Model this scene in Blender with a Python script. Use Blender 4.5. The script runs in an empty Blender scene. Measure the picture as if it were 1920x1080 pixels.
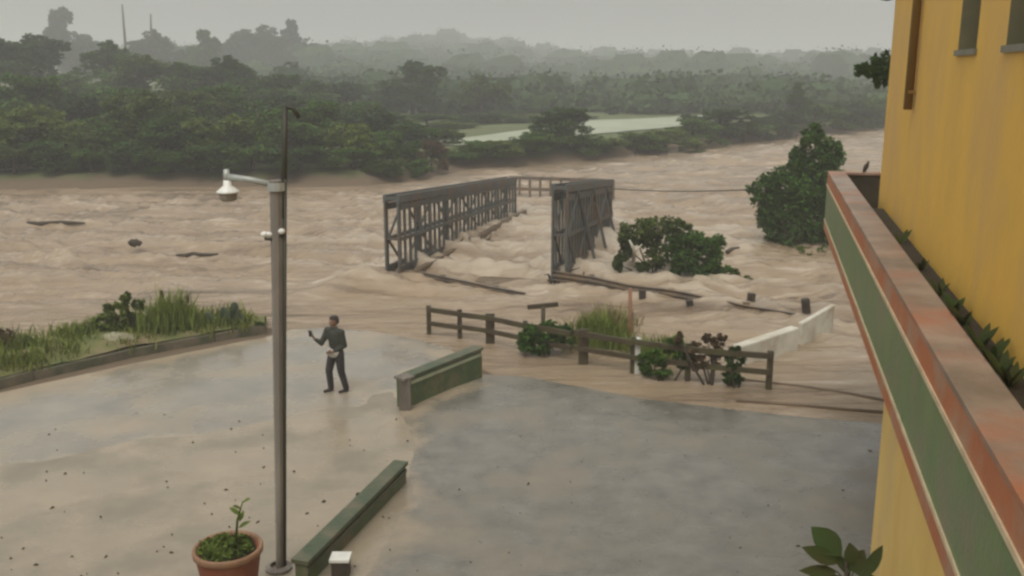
import bpy, math, random
import numpy as np
from mathutils import Vector, Matrix

random.seed(7)
RNG = np.random.default_rng(11)
scene = bpy.context.scene
col = scene.collection

# ------------------------------------------------------------------ camera, sky, sun, exposure
CAM_H = 7.0                       # phone held on an upper storey
FPX = 1800.0                      # focal length in photo pixels (1920 wide)
PITCH = math.atan(410.0 / FPX)
cam_d = bpy.data.cameras.new("camera")
cam = bpy.data.objects.new("camera", cam_d)
col.objects.link(cam)
cam.location = (0, 0, CAM_H)
cam.rotation_euler = (math.pi / 2 - PITCH, 0, 0)
cam_d.sensor_width = 36.0
cam_d.lens = 36.0 * FPX / 1920.0
cam_d.clip_start = 0.1
cam_d.clip_end = 4000
scene.camera = cam

SUN_EL, SUN_AZ = math.radians(58), math.radians(200)
world = bpy.data.worlds.new("World")
scene.world = world
world.use_nodes = True
wn, wl = world.node_tree.nodes, world.node_tree.links
wn.clear()
sky = wn.new("ShaderNodeTexSky")
sky.sky_type = 'NISHITA'
sky.sun_disc = False
sky.sun_elevation = SUN_EL
sky.sun_rotation = SUN_AZ
sky.dust_density = 6.0
sky.air_density = 1.5
sky.ozone_density = 0.5
hs = wn.new("ShaderNodeHueSaturation")
hs.inputs['Saturation'].default_value = 0.10
mixw = wn.new("ShaderNodeMixRGB")
mixw.inputs['Fac'].default_value = 0.55
mixw.inputs['Color2'].default_value = (9.5, 9.45, 9.0, 1)      # cloud deck
tc = wn.new("ShaderNodeTexCoord")
sxyz = wn.new("ShaderNodeSeparateXYZ")
grad = wn.new("ShaderNodeMapRange")          # standard overcast sky: zenith about 2.5 times the horizon
grad.inputs[1].default_value = 0.0; grad.inputs[2].default_value = 1.0
grad.inputs[3].default_value = 0.50; grad.inputs[4].default_value = 1.30
mulw = wn.new("ShaderNodeVectorMath"); mulw.operation = 'SCALE'
bg = wn.new("ShaderNodeBackground")
bg.inputs['Strength'].default_value = 0.10
wo = wn.new("ShaderNodeOutputWorld")
wl.new(sky.outputs[0], hs.inputs['Color'])
wl.new(hs.outputs[0], mixw.inputs['Color1'])
wl.new(tc.outputs['Generated'], sxyz.inputs[0]); wl.new(sxyz.outputs[2], grad.inputs[0])
cn = wn.new("ShaderNodeTexNoise"); cn.inputs['Scale'].default_value = 2.2; cn.inputs['Detail'].default_value = 5
cmp_ = wn.new("ShaderNodeMapping"); cmp_.inputs['Scale'].default_value = (1, 1, 3.5)
cr_ = wn.new("ShaderNodeMapRange"); cr_.inputs[1].default_value = 0.3; cr_.inputs[2].default_value = 0.7; cr_.inputs[3].default_value = 0.88; cr_.inputs[4].default_value = 1.10
cm_ = wn.new("ShaderNodeMath"); cm_.operation = 'MULTIPLY'
wl.new(tc.outputs['Generated'], cmp_.inputs[0]); wl.new(cmp_.outputs[0], cn.inputs['Vector']); wl.new(cn.outputs[0], cr_.inputs[0])
wl.new(cr_.outputs[0], cm_.inputs[0]); wl.new(grad.outputs[0], cm_.inputs[1])
wl.new(mixw.outputs[0], mulw.inputs[0]); wl.new(cm_.outputs[0], mulw.inputs['Scale'])
wl.new(mulw.outputs[0], bg.inputs['Color'])
wl.new(bg.outputs[0], wo.inputs['Surface'])

sun_d = bpy.data.lights.new("sun", 'SUN')
sun_d.energy = 1.0
sun_d.angle = math.radians(25)
sun_d.color = (1.0, 0.97, 0.92)
sun = bpy.data.objects.new("sun", sun_d)
col.objects.link(sun)
sdir = Vector((math.sin(SUN_AZ) * math.cos(SUN_EL), math.cos(SUN_AZ) * math.cos(SUN_EL), math.sin(SUN_EL)))
sun.rotation_euler = sdir.to_track_quat('Z', 'Y').to_euler()
sun.location = (0, -20, 40)

scene.view_settings.view_transform = 'Standard'
scene.view_settings.look = 'None'
scene.view_settings.exposure = 0.10
scene.view_settings.gamma = 1.0
scene.view_settings.use_curve_mapping = False
scene.render.engine = 'CYCLES'
cy = scene.cycles
cy.use_denoising = True
cy.max_bounces = 6
cy.diffuse_bounces = 3
cy.glossy_bounces = 3
cy.transmission_bounces = 4
cy.volume_bounces = 1
cy.transparent_max_bounces = 6
cy.filter_width = 2.6
cy.caustics_reflective = False
cy.caustics_refractive = False

# ------------------------------------------------------------------ measuring the place
_cp, _sp = math.cos(PITCH), math.sin(PITCH)
def ray(px, py):
    cx, cyy = (px - 960) / FPX, (540 - py) / FPX
    return Vector((cx, _cp + cyy * _sp, -_sp + cyy * _cp))
def P(px, py, z=0.0):                       # point seen at (px, py) of the photo on level z
    r = ray(px, py)
    t = (z - CAM_H) / r.z
    return Vector((r.x * t, r.y * t, z))
def R(px, py, Y):                           # point seen at (px, py) standing Y metres out
    r = ray(px, py)
    t = Y / r.y
    return Vector((r.x * t, Y, CAM_H + r.z * t))

# ------------------------------------------------------------------ noise
def _hash(ix, iy, seed):
    h = (ix.astype(np.int64) * 374761393 + iy.astype(np.int64) * 668265263 + seed * 974634777) & 0xFFFFFFFF
    h = ((h ^ (h >> 13)) * 1274126177) & 0xFFFFFFFF
    return ((h ^ (h >> 16)) & 0xFFFFFF) / float(0xFFFFFF)
def vnoise(x, y, seed=0):
    ix, iy = np.floor(x), np.floor(y)
    fx, fy = x - ix, y - iy
    fx = fx * fx * fx * (fx * (fx * 6 - 15) + 10); fy = fy * fy * fy * (fy * (fy * 6 - 15) + 10)
    a = _hash(ix, iy, seed); b = _hash(ix + 1, iy, seed)
    c = _hash(ix, iy + 1, seed); d = _hash(ix + 1, iy + 1, seed)
    return (a + (b - a) * fx) * (1 - fy) + (c + (d - c) * fx) * fy
def fbm(x, y, seed=0, octv=4, gain=0.5):
    s = np.zeros_like(x); a, t = 1.0, 0.0
    for o in range(octv):
        s += a * vnoise(x, y, seed + o * 17); t += a
        x, y, a = x * 2.03 + 5.1, y * 2.03 + 3.7, a * gain
    return s / t
def sstep(a, b, x):
    t = np.clip((x - a) / (b - a), 0, 1)
    return t * t * (3 - 2 * t)

# ------------------------------------------------------------------ mesh helpers
class MB:
    def __init__(s):
        s.v, s.f = [], []
    def add(s, vs, fs):
        b = len(s.v); s.v += [tuple(v) for v in vs]; s.f += [tuple(b + i for i in f) for f in fs]
        return s
    def box(s, c, size, m=None):                # m: 3x3 rotation
        hx, hy, hz = size[0] / 2, size[1] / 2, size[2] / 2
        vs = [Vector((x, y, z)) for x in (-hx, hx) for y in (-hy, hy) for z in (-hz, hz)]
        if m is not None: vs = [m @ v for v in vs]
        return s.add([v + Vector(c) for v in vs], [(0, 1, 3, 2), (4, 6, 7, 5), (0, 4, 5, 1), (2, 3, 7, 6), (0, 2, 6, 4), (1, 5, 7, 3)])
    def bar(s, a, b, w, h, up=(0, 0, 1)):       # box beam from a to b, w wide, h high
        a, b = Vector(a), Vector(b); d = (b - a); L = d.length; d.normalize()
        u = Vector(up)
        if abs(d.dot(u)) > 0.98: u = Vector((1, 0, 0))
        sx = d.cross(u).normalized(); uz = sx.cross(d).normalized()
        m = Matrix((sx, d, uz)).transposed()
        return s.box((a + b) / 2, (w, L, h), m)
    def tube(s, pts, rad, n=10, cap=True):
        pts = [Vector(p) for p in pts]
        if not isinstance(rad, (list, tuple)): rad = [rad] * len(pts)
        rings = []
        ref = Vector((0.3, 0.9, 0.2))
        for i, p in enumerate(pts):
            t = (pts[min(i + 1, len(pts) - 1)] - pts[max(i - 1, 0)]).normalized()
            r_ = ref if abs(t.dot(ref)) < 0.95 else Vector((1, 0, 0))
            x = t.cross(r_).normalized(); y = t.cross(x).normalized()
            rings.append([p + (x * math.cos(2 * math.pi * k / n) + y * math.sin(2 * math.pi * k / n)) * rad[i] for k in range(n)])
        vs = [v for r_ in rings for v in r_]; fs = []
        for i in range(len(pts) - 1):
            for k in range(n):
                fs.append((i * n + k, i * n + (k + 1) % n, (i + 1) * n + (k + 1) % n, (i + 1) * n + k))
        if cap:
            fs.append(tuple(range(n))[::-1]); fs.append(tuple((len(pts) - 1) * n + k for k in range(n)))
        return s.add(vs, fs)
    def lathe(s, prof, c=(0, 0, 0), n=28):
        c = Vector(c); vs, fs = [], []
        for r_, z in prof:
            for k in range(n):
                a = 2 * math.pi * k / n
                vs.append(c + Vector((r_ * math.cos(a), r_ * math.sin(a), z)))
        for i in range(len(prof) - 1):
            for k in range(n):
                fs.append((i * n + k, i * n + (k + 1) % n, (i + 1) * n + (k + 1) % n, (i + 1) * n + k))
        return s.add(vs, fs)
    def ball(s, c, r, n=8, m=6, jit=0.0):
        c = Vector(c); r = Vector(r) if not isinstance(r, (int, float)) else Vector((r, r, r))
        vs = [c + Vector((0, 0, -r.z))]; fs = []
        for i in range(1, m):
            th = -math.pi / 2 + math.pi * i / m
            for k in range(n):
                a = 2 * math.pi * k / n; q = 1 + random.uniform(-jit, jit)
                vs.append(c + Vector((r.x * math.cos(th) * math.cos(a), r.y * math.cos(th) * math.sin(a), r.z * math.sin(th))) * 1 * q if jit == 0 else c + Vector((r.x * math.cos(th) * math.cos(a), r.y * math.cos(th) * math.sin(a), r.z * math.sin(th))) * q)
        vs.append(c + Vector((0, 0, r.z)))
        for k in range(n): fs.append((0, 1 + (k + 1) % n, 1 + k))
        for i in range(m - 2):
            for k in range(n):
                fs.append((1 + i * n + k, 1 + i * n + (k + 1) % n, 1 + (i + 1) * n + (k + 1) % n, 1 + (i + 1) * n + k))
        t = len(vs) - 1
        for k in range(n): fs.append((t, 1 + (m - 2) * n + k, 1 + (m - 2) * n + (k + 1) % n))
        return s.add(vs, fs)
    def mesh(s, name, origin=(0, 0, 0), smooth=False):
        me = bpy.data.meshes.new(name)
        o = Vector(origin)
        me.from_pydata([tuple(Vector(v) - o) for v in s.v], [], s.f)
        if smooth: me.polygons.foreach_set('use_smooth', [True] * len(me.polygons))
        me.update()
        return me

ORG = {}
def link(name, me, m, parent=None, loc=None):
    o = bpy.data.objects.new(name, me)
    col.objects.link(o)
    if m is not None and not me.materials: me.materials.append(m)
    if parent is not None: o.parent = parent
    if loc is not None: o.location = loc
    return o
def part(name, mb, m, parent, smooth=False):    # mb in world coordinates, parent an unrotated Empty, mesh or part of one
    org = ORG[parent.name]
    o = link(name, mb.mesh(name, org, smooth), m, parent)
    ORG[o.name] = org
    return o
def tag(o, label=None, cat=None, group=None, kind=None):
    if label: o['label'] = label
    if cat: o['category'] = cat
    if group: o['group'] = group
    if kind: o['kind'] = kind
    return o
def thing(name, label, cat, loc=(0, 0, 0), group=None, rz=0.0):
    o = bpy.data.objects.new(name, None); col.objects.link(o)
    o.location = loc; o.rotation_euler = (0, 0, rz); o.empty_display_size = 0.3
    ORG[o.name] = Vector(loc)
    return tag(o, label, cat, group)
def solo(name, mb, m, label, cat, origin, group=None, smooth=False):
    o = link(name, mb.mesh(name, origin, smooth), m, None, origin)
    ORG[o.name] = Vector(origin)
    return tag(o, label, cat, group)
def np_mesh(name, verts, quads, smooth=True):
    me = bpy.data.meshes.new(name)
    verts = np.asarray(verts, dtype=np.float32); quads = np.asarray(quads, dtype=np.int32)
    n, k = quads.shape
    me.vertices.add(len(verts)); me.vertices.foreach_set('co', verts.ravel())
    me.loops.add(n * k); me.loops.foreach_set('vertex_index', quads.ravel())
    me.polygons.add(n); me.polygons.foreach_set('loop_start', np.arange(0, n * k, k, dtype=np.int32))
    me.polygons.foreach_set('use_smooth', np.full(n, smooth))
    me.update(calc_edges=True); me.validate()
    return me
def grid_quads(nr, nc):
    i = np.arange(nr - 1)[:, None] * nc + np.arange(nc - 1)[None, :]
    return np.stack([i, i + 1, i + nc + 1, i + nc], -1).reshape(-1, 4)

# ------------------------------------------------------------------ materials
def mat(name, c1, c2=None, scale=3.0, rough=0.7, bump=0.0, bscale=None, detail=6, spec=0.4, metal=0.0, c3=None, s3=0.7, lo=0.35, hi=0.65, rough2=None, island=0.0, aniso=None, edge=None):
    m = bpy.data.materials.new(name); m.use_nodes = True
    n, l = m.node_tree.nodes, m.node_tree.links
    b = n['Principled BSDF']
    b.inputs['Roughness'].default_value = rough
    b.inputs['Metallic'].default_value = metal
    b.inputs['Specular IOR Level'].default_value = spec
    geo = n.new("ShaderNodeNewGeometry")
    vec = geo.outputs['Position']
    if aniso:
        mp = n.new("ShaderNodeMapping"); mp.inputs['Scale'].default_value = aniso
        l.new(vec, mp.inputs[0]); vec = mp.outputs[0]
    def noise(sc, det):
        t = n.new("ShaderNodeTexNoise"); t.inputs['Scale'].default_value = sc; t.inputs['Detail'].default_value = det
        t.inputs['Roughness'].default_value = 0.6
        l.new(vec, t.inputs['Vector']); return t.outputs[0]
    c2 = c2 or tuple(x * 0.8 for x in c1)
    t1 = noise(scale, detail)
    rp = n.new("ShaderNodeMapRange"); rp.inputs[1].default_value = lo; rp.inputs[2].default_value = hi
    l.new(t1, rp.inputs[0])
    mx = n.new("ShaderNodeMixRGB"); mx.inputs[1].default_value = (*c1, 1); mx.inputs[2].default_value = (*c2, 1)
    l.new(rp.outputs[0], mx.inputs[0]); out = mx.outputs[0]
    if c3:
        t3 = noise(s3, 5)
        r3 = n.new("ShaderNodeMapRange"); r3.inputs[1].default_value = 0.48; r3.inputs[2].default_value = 0.68
        l.new(t3, r3.inputs[0])
        m3 = n.new("ShaderNodeMixRGB"); m3.inputs[2].default_value = (*c3, 1)
        l.new(r3.outputs[0], m3.inputs[0]); l.new(out, m3.inputs[1]); out = m3.outputs[0]
    if edge:                                          # silt washed in from the edge of the sheet
        at = n.new("ShaderNodeAttribute"); at.attribute_name = 'edge'
        sb = n.new("ShaderNodeMath"); sb.operation = 'MULTIPLY_ADD'; sb.inputs[1].default_value = 2.6; sb.inputs[2].default_value = -0.75
        l.new(noise(0.9, 6), sb.inputs[0])
        df = n.new("ShaderNodeMath"); df.operation = 'SUBTRACT'; l.new(sb.outputs[0], df.inputs[0]); l.new(at.outputs['Fac'], df.inputs[1])
        rg = n.new("ShaderNodeMapRange"); rg.inputs[1].default_value = -0.25; rg.inputs[2].default_value = 0.35; l.new(df.outputs[0], rg.inputs[0])
        me_ = n.new("ShaderNodeMixRGB"); me_.inputs[2].default_value = (*edge, 1)
        l.new(rg.outputs[0], me_.inputs[0]); l.new(out, me_.inputs[1]); out = me_.outputs[0]
    if island:
        hv = n.new("ShaderNodeHueSaturation")
        mr = n.new("ShaderNodeMapRange"); mr.inputs[3].default_value = 1 - island; mr.inputs[4].default_value = 1 + island
        l.new(geo.outputs['Random Per Island'], mr.inputs[0]); l.new(mr.outputs[0], hv.inputs['Value'])
        l.new(out, hv.inputs['Color']); out = hv.outputs[0]
    l.new(out, b.inputs['Base Color'])
    if rough2 is not None:
        rr = n.new("ShaderNodeMapRange"); rr.inputs[1].default_value = 0.4; rr.inputs[2].default_value = 0.6
        rr.inputs[3].default_value = rough; rr.inputs[4].default_value = rough2
        l.new(noise(s3, 4), rr.inputs[0]); l.new(rr.outputs[0], b.inputs['Roughness'])
    if bump:
        bp = n.new("ShaderNodeBump"); bp.inputs['Strength'].default_value = bump; bp.inputs['Distance'].default_value = 0.05
        l.new(noise(bscale or scale * 4, 6), bp.inputs['Height']); l.new(bp.outputs[0], b.inputs['Normal'])
    return m
def leafmat(name, c1, c2, scale=0.8, var=0.35, trans=0.25):
    m = mat(name, c1, c2, scale=scale, rough=0.65, spec=0.10, island=var, detail=3)
    n, l = m.node_tree.nodes, m.node_tree.links
    b = n['Principled BSDF']; src = b.inputs['Base Color'].links[0].from_socket
    tr = n.new("ShaderNodeBsdfTranslucent"); mx = n.new("ShaderNodeMixShader"); mx.inputs[0].default_value = trans
    l.new(src, tr.inputs[0]); l.new(b.outputs[0], mx.inputs[1]); l.new(tr.outputs[0], mx.inputs[2])
    l.new(mx.outputs[0], n['Material Output'].inputs['Surface'])
    return m

M = {}
M['asphalt'] = mat('wet_asphalt', (.12, .112, .092), (.205, .19, .155), scale=1.7, lo=.3, hi=.7, rough=0.10, rough2=0.5, bump=0.2, bscale=11, c3=(.225, .195, .15), s3=0.5, spec=0.5, edge=(.33, .265, .185), detail=9)
M['road'] = mat('wet_road', (.21, .19, .155), (.30, .27, .215), scale=0.9, lo=.3, hi=.7, rough=0.05, rough2=0.42, bump=0.06, bscale=9, c3=(.35, .285, .205), s3=0.4, spec=0.5, edge=(.37, .30, .21), detail=9)
M['apron'] = mat('muddy_concrete', (.355, .29, .205), (.26, .22, .16), scale=0.9, lo=.3, hi=.7, rough=0.05, rough2=0.5, bump=0.12, bscale=8, c3=(.22, .19, .145), s3=0.5, detail=9)
M['mud'] = mat('mud', (.26, .19, .115), (.20, .145, .085), scale=0.7, rough=0.45, bump=0.4, bscale=4)
M['grass'] = mat('bank_turf', (.10, .12, .035), (.16, .15, .05), scale=1.3, rough=0.8, bump=0.6, bscale=9, c3=(.2, .15, .08), s3=0.9)
M['meadow'] = mat('pale_meadow', (.38, .40, .30), (.30, .33, .23), scale=0.12, rough=0.8, bump=0.3, bscale=2)
M['steel'] = mat('weathered_steel', (.105, .107, .10), (.07, .078, .07), scale=1.4, rough=0.6, spec=0.4, c3=(.12, .075, .045), s3=1.1, bump=.2)
M['deck'] = mat('muddy_deck', (.17, .115, .065), (.11, .075, .045), scale=1.5, rough=0.5, bump=0.4, bscale=6)
M['galv'] = mat('muddy_guardrail', (.17, .135, .10), (.10, .08, .06), scale=2.5, rough=0.5, c3=(.2, .14, .085), s3=1.2)
M['rubber'] = mat('dark_block', (.03, .025, .02), (.06, .045, .03), scale=5, rough=0.6)
M['wood'] = mat('wet_timber', (.075, .052, .028), (.045, .035, .018), scale=6, rough=0.6, bump=0.3, bscale=30, c3=(.08, .075, .03), s3=1.5)
M['conc'] = mat('pole_concrete', (.26, .23, .19), (.19, .17, .145), scale=3, rough=0.75, bump=0.2, bscale=25, c3=(.12, .10, .08), s3=1.8, aniso=(1, 1, .3))
M['darkmetal'] = mat('dark_metal', (.045, .05, .035), (.06, .055, .04), scale=6, rough=0.55, metal=0.3)
M['lampmetal'] = mat('pale_galvanised', (.42, .44, .40), (.34, .35, .32), scale=5, rough=0.4, metal=0.2)
M['lampwhite'] = mat('white_enamel', (.80, .80, .74), (.70, .70, .64), scale=5, rough=0.3)
M['glass'] = mat('lamp_glass', (.30, .26, .21), (.22, .2, .17), scale=5, rough=0.15)
M['greenwall'] = mat('green_paint', (.085, .13, .05), (.06, .09, .04), scale=3, rough=0.5, bump=0.35, bscale=14, c3=(.17, .135, .08), s3=1.7, detail=10)
M['greendark'] = mat('dark_green_paint', (.05, .075, .034), (.085, .10, .055), scale=3, rough=0.45, bump=.3, bscale=14, c3=(.14, .12, .075), s3=2.0, detail=10)
M['kerbmud'] = mat('muddy_green_kerb', (.07, .085, .045), (.13, .11, .075), scale=2.0, rough=0.6, bump=.4, bscale=12, c3=(.20, .165, .11), s3=1.2, detail=9)
M['paleline'] = mat('pale_trim', (.40, .44, .30), (.33, .36, .25), scale=3, rough=0.5)
M['brick'] = mat('brown_render', (.26, .14, .055), (.19, .11, .05), scale=3, rough=0.7)
M['whitewall'] = mat('white_concrete', (.66, .63, .52), (.54, .51, .42), scale=2.2, rough=0.7, bump=0.15, bscale=14, c3=(.42, .36, .26), s3=1.4)
M['yellow'] = mat('yellow_render', (.78, .475, .078), (.72, .43, .078), scale=1.6, rough=0.65, bump=0.2, bscale=14, c3=(.68, .42, .12), s3=.8, aniso=(1, 1, .55), detail=9)
M['yellow_shade_offset'] = mat('yellow_render_shade_offset', (.86, .60, .19), (.78, .52, .15), scale=1.6, rough=0.65, bump=0.2, bscale=14, c3=(.72, .50, .20), s3=.9, aniso=(1, 1, .5), detail=9)  # wall yellow made paler in its colour to offset the overhang's shade
M['bandgreen'] = mat('parapet_green', (.17, .235, .095), (.135, .20, .085), scale=2.0, rough=0.45, c3=(.21, .20, .12), s3=1.6, bump=0.2, bscale=18, detail=9)
M['bandred'] = mat('parapet_red', (.50, .15, .05), (.42, .135, .055), scale=2.5, rough=0.5, c3=(.40, .24, .15), s3=1.7, bump=0.2, bscale=18, detail=9)
M['cream'] = mat('parapet_cream', (.70, .56, .36), (.46, .36, .22), scale=4, lo=.4, hi=.75, detail=9, rough=0.5)
M['coping'] = mat('worn_coping', (.36, .265, .20), (.21, .16, .12), scale=1.6, detail=9, rough=0.45, rough2=0.7, bump=0.25, bscale=16, c3=(.40, .145, .065), s3=0.6)
M['darkwall'] = mat('damp_inner_wall', (.075, .06, .038), (.05, .042, .028), scale=2.0, rough=0.7, c3=(.10, .085, .05), s3=1.6)
M['frame'] = mat('window_frame', (.20, .185, .13), (.16, .15, .11), scale=4, rough=0.5)
M['reveal'] = mat('window_reveal_painted_shade', (.20, .175, .09), (.15, .135, .075), scale=3, rough=0.7)  # shade inside the window openings painted in as dark olive
M['pane'] = mat('window_pane', (.10, .115, .105), (.07, .08, .075), scale=1, rough=0.08, spec=0.7)
M['pipe'] = mat('brown_pipe', (.25, .145, .03), (.2, .12, .03), scale=3, rough=0.5)
M['terracotta'] = mat('terracotta', (.20, .055, .025), (.16, .05, .025), scale=5, rough=0.6, bump=0.15, bscale=25, c3=(.25, .10, .05), s3=2)
M['rim'] = mat('terracotta_rim', (.30, .17, .095), (.22, .12, .065), scale=5, rough=0.6)
M['soil'] = mat('soil', (.06, .045, .025), (.04, .03, .018), scale=12, rough=0.9, bump=0.8, bscale=40)
M['rock'] = mat('pale_rock', (.30, .29, .19), (.22, .19, .12), scale=3, rough=0.8, bump=0.5, bscale=10)
M['red'] = mat('rusty_red_post', (.30, .13, .075), (.22, .11, .065), scale=4, rough=0.6)
M['whitepaint'] = mat('white_paint', (.72, .72, .66), (.6, .6, .54), scale=4, rough=0.5)
M['earth'] = mat('brown_bank', (.12, .085, .055), (.085, .065, .04), scale=1.1, rough=0.9, bump=0.7, bscale=5)
M['bark'] = mat('bark', (.075, .058, .04), (.05, .04, .028), scale=4, rough=0.9, bump=0.6, bscale=20)
M['brownleaf'] = leafmat('dead_leaves', (.13, .085, .045), (.09, .065, .035), var=.35)
M['leafA'] = leafmat('leaf_mid_green', (.085, .16, .024), (.055, .11, .018))
M['leafB'] = leafmat('leaf_dark_green', (.050, .105, .020), (.033, .074, .016))
M['leafC'] = leafmat('leaf_yellow_green', (.14, .19, .035), (.09, .13, .025))
M['leafD'] = leafmat('leaf_grey_green', (.058, .10, .036), (.04, .075, .03))
M['leafE'] = leafmat('leaf_olive', (.095, .135, .026), (.06, .092, .02))
M['leafF'] = leafmat('leaf_deep_green', (.072, .145, .028), (.048, .10, .02))
M['leafbright'] = leafmat('grass_bright', (.20, .25, .05), (.14, .18, .04), scale=2)
M['verge'] = leafmat('verge_grass', (.20, .22, .045), (.12, .16, .03), scale=1.2, var=.45)
M['strawgrass'] = leafmat('straw_grass', (.27, .24, .10), (.19, .17, .07), scale=2)
M['houseplant'] = leafmat('broad_leaf', (.045, .075, .02), (.06, .06, .02), scale=3, var=.4, trans=.12)
M['cactus'] = mat('cactus_pad', (.045, .065, .03), (.035, .05, .025), scale=5, rough=0.6)
M['skin'] = mat('skin', (.22, .125, .08), (.19, .11, .07), scale=6, rough=0.5)
M['hair'] = mat('hair', (.018, .014, .01), (.03, .022, .015), scale=30, rough=0.6)
M['jacket'] = mat('dark_jacket', (.022, .026, .018), (.035, .038, .026), scale=9, rough=0.7, bump=.3, bscale=20)
M['shirt'] = mat('grey_shirt', (.52, .50, .45), (.40, .38, .34), scale=9, rough=0.8, bump=.3, bscale=20)
M['trousers'] = mat('dark_trousers', (.018, .016, .018), (.04, .036, .036), scale=9, rough=0.75, bump=.3, bscale=20)
M['phone'] = mat('phone_body', (.015, .015, .015), rough=0.25)

# water: silt-laden, with pale foam streaks
def water_mat():
    m = bpy.data.materials.new('silty_floodwater'); m.use_nodes = True
    n, l = m.node_tree.nodes, m.node_tree.links
    b = n['Principled BSDF']
    b.inputs['Specular IOR Level'].default_value = 0.5
    b.inputs['Roughness'].default_value = 0.16
    geo = n.new("ShaderNodeNewGeometry")
    mp = n.new("ShaderNodeMapping"); mp.inputs['Rotation'].default_value = (0, 0, math.radians(-14)); mp.inputs['Scale'].default_value = (0.35, 1.0, 1.0)
    l.new(geo.outputs['Position'], mp.inputs[0])
    def nz(sc, det, ro=0.6, dist=0.0):
        t = n.new("ShaderNodeTexNoise"); t.inputs['Scale'].default_value = sc; t.inputs['Detail'].default_value = det
        t.inputs['Roughness'].default_value = ro; t.inputs['Distortion'].default_value = dist
        l.new(mp.outputs[0], t.inputs['Vector']); return t.outputs[0]
    def rng(s, a, b_):
        r = n.new("ShaderNodeMapRange"); r.inputs[1].default_value = a; r.inputs[2].default_value = b_; l.new(s, r.inputs[0]); return r.outputs[0]
    m1 = n.new("ShaderNodeMixRGB"); m1.inputs[1].default_value = (.36, .265, .170, 1); m1.inputs[2].default_value = (.29, .21, .13, 1)
    l.new(rng(nz(0.12, 4), .35, .65), m1.inputs[0])
    m2 = n.new("ShaderNodeMixRGB"); m2.inputs[2].default_value = (.49, .39, .285, 1)       # foam film
    l.new(rng(nz(0.9, 8, .7, 1.2), .54, .70), m2.inputs[0]); l.new(m1.outputs[0], m2.inputs[1])
    m3 = n.new("ShaderNodeMixRGB"); m3.inputs[2].default_value = (.20, .14, .085, 1)       # drifting silt and litter
    l.new(rng(nz(0.55, 6, .6, .8), .55, .72), m3.inputs[0]); l.new(m2.outputs[0], m3.inputs[1])
    ms = n.new("ShaderNodeMapping"); ms.inputs['Rotation'].default_value = (0, 0, math.radians(-14)); ms.inputs['Scale'].default_value = (0.10, 1.0, 1.0)
    l.new(geo.outputs['Position'], ms.inputs[0])
    ts = n.new("ShaderNodeTexNoise"); ts.inputs['Scale'].default_value = 0.9; ts.inputs['Detail'].default_value = 8; ts.inputs['Roughness'].default_value = .7; ts.inputs['Distortion'].default_value = .5
    l.new(ms.outputs[0], ts.inputs['Vector'])
    m4 = n.new("ShaderNodeMixRGB"); m4.inputs[2].default_value = (.58, .49, .38, 1)        # foam drawn out along the current
    l.new(rng(ts.outputs[0], .57, .70), m4.inputs[0]); l.new(m3.outputs[0], m4.inputs[1])
    m5 = n.new("ShaderNodeMixRGB"); m5.inputs[2].default_value = (.13, .085, .048, 1)       # darker silt bands
    l.new(rng(ts.outputs[0], .47, .31), m5.inputs[0]); l.new(m4.outputs[0], m5.inputs[1])
    af = n.new("ShaderNodeAttribute"); af.attribute_name = 'foam'
    m6 = n.new("ShaderNodeMixRGB"); m6.inputs[2].default_value = (.50, .415, .305, 1)         # froth on breaking crests
    l.new(af.outputs['Fac'], m6.inputs[0]); l.new(m5.outputs[0], m6.inputs[1])
    l.new(m6.outputs[0], b.inputs['Base Color'])
    bp = n.new("ShaderNodeBump"); bp.inputs['Strength'].default_value = 0.9; bp.inputs['Distance'].default_value = 0.14
    l.new(nz(2.6, 8, .68, .8), bp.inputs['Height']); l.new(bp.outputs[0], b.inputs['Normal'])
    return m
M['water'] = water_mat()

# terrain: mud by the water, turf above it
def terrain_mat():
    m = mat('valley_ground', (.085, .115, .035), (.12, .13, .05), scale=0.25, rough=0.85, bump=0.5, bscale=3, c3=(.10, .10, .045), s3=0.08)
    n, l = m.node_tree.nodes, m.node_tree.links
    b = n['Principled BSDF']; src = b.inputs['Base Color'].links[0].from_socket
    geo = n.new("ShaderNodeNewGeometry"); sp = n.new("ShaderNodeSeparateXYZ"); l.new(geo.outputs['Position'], sp.inputs[0])
    nz = n.new("ShaderNodeTexNoise"); nz.inputs['Scale'].default_value = 0.5; l.new(geo.outputs['Position'], nz.inputs['Vector'])
    ad = n.new("ShaderNodeMath"); ad.operation = 'ADD'; l.new(sp.outputs[2], ad.inputs[0]); l.new(nz.outputs[0], ad.inputs[1])
    rp = n.new("ShaderNodeMapRange"); rp.inputs[1].default_value = .85; rp.inputs[2].default_value = 1.1; l.new(ad.outputs[0], rp.inputs[0])
    mx = n.new("ShaderNodeMixRGB"); mx.inputs[1].default_value = (.14, .10, .062, 1)
    l.new(rp.outputs[0], mx.inputs[0]); l.new(src, mx.inputs[2]); l.new(mx.outputs[0], b.inputs['Base Color'])
    return m
M['terrain'] = terrain_mat()

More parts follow.
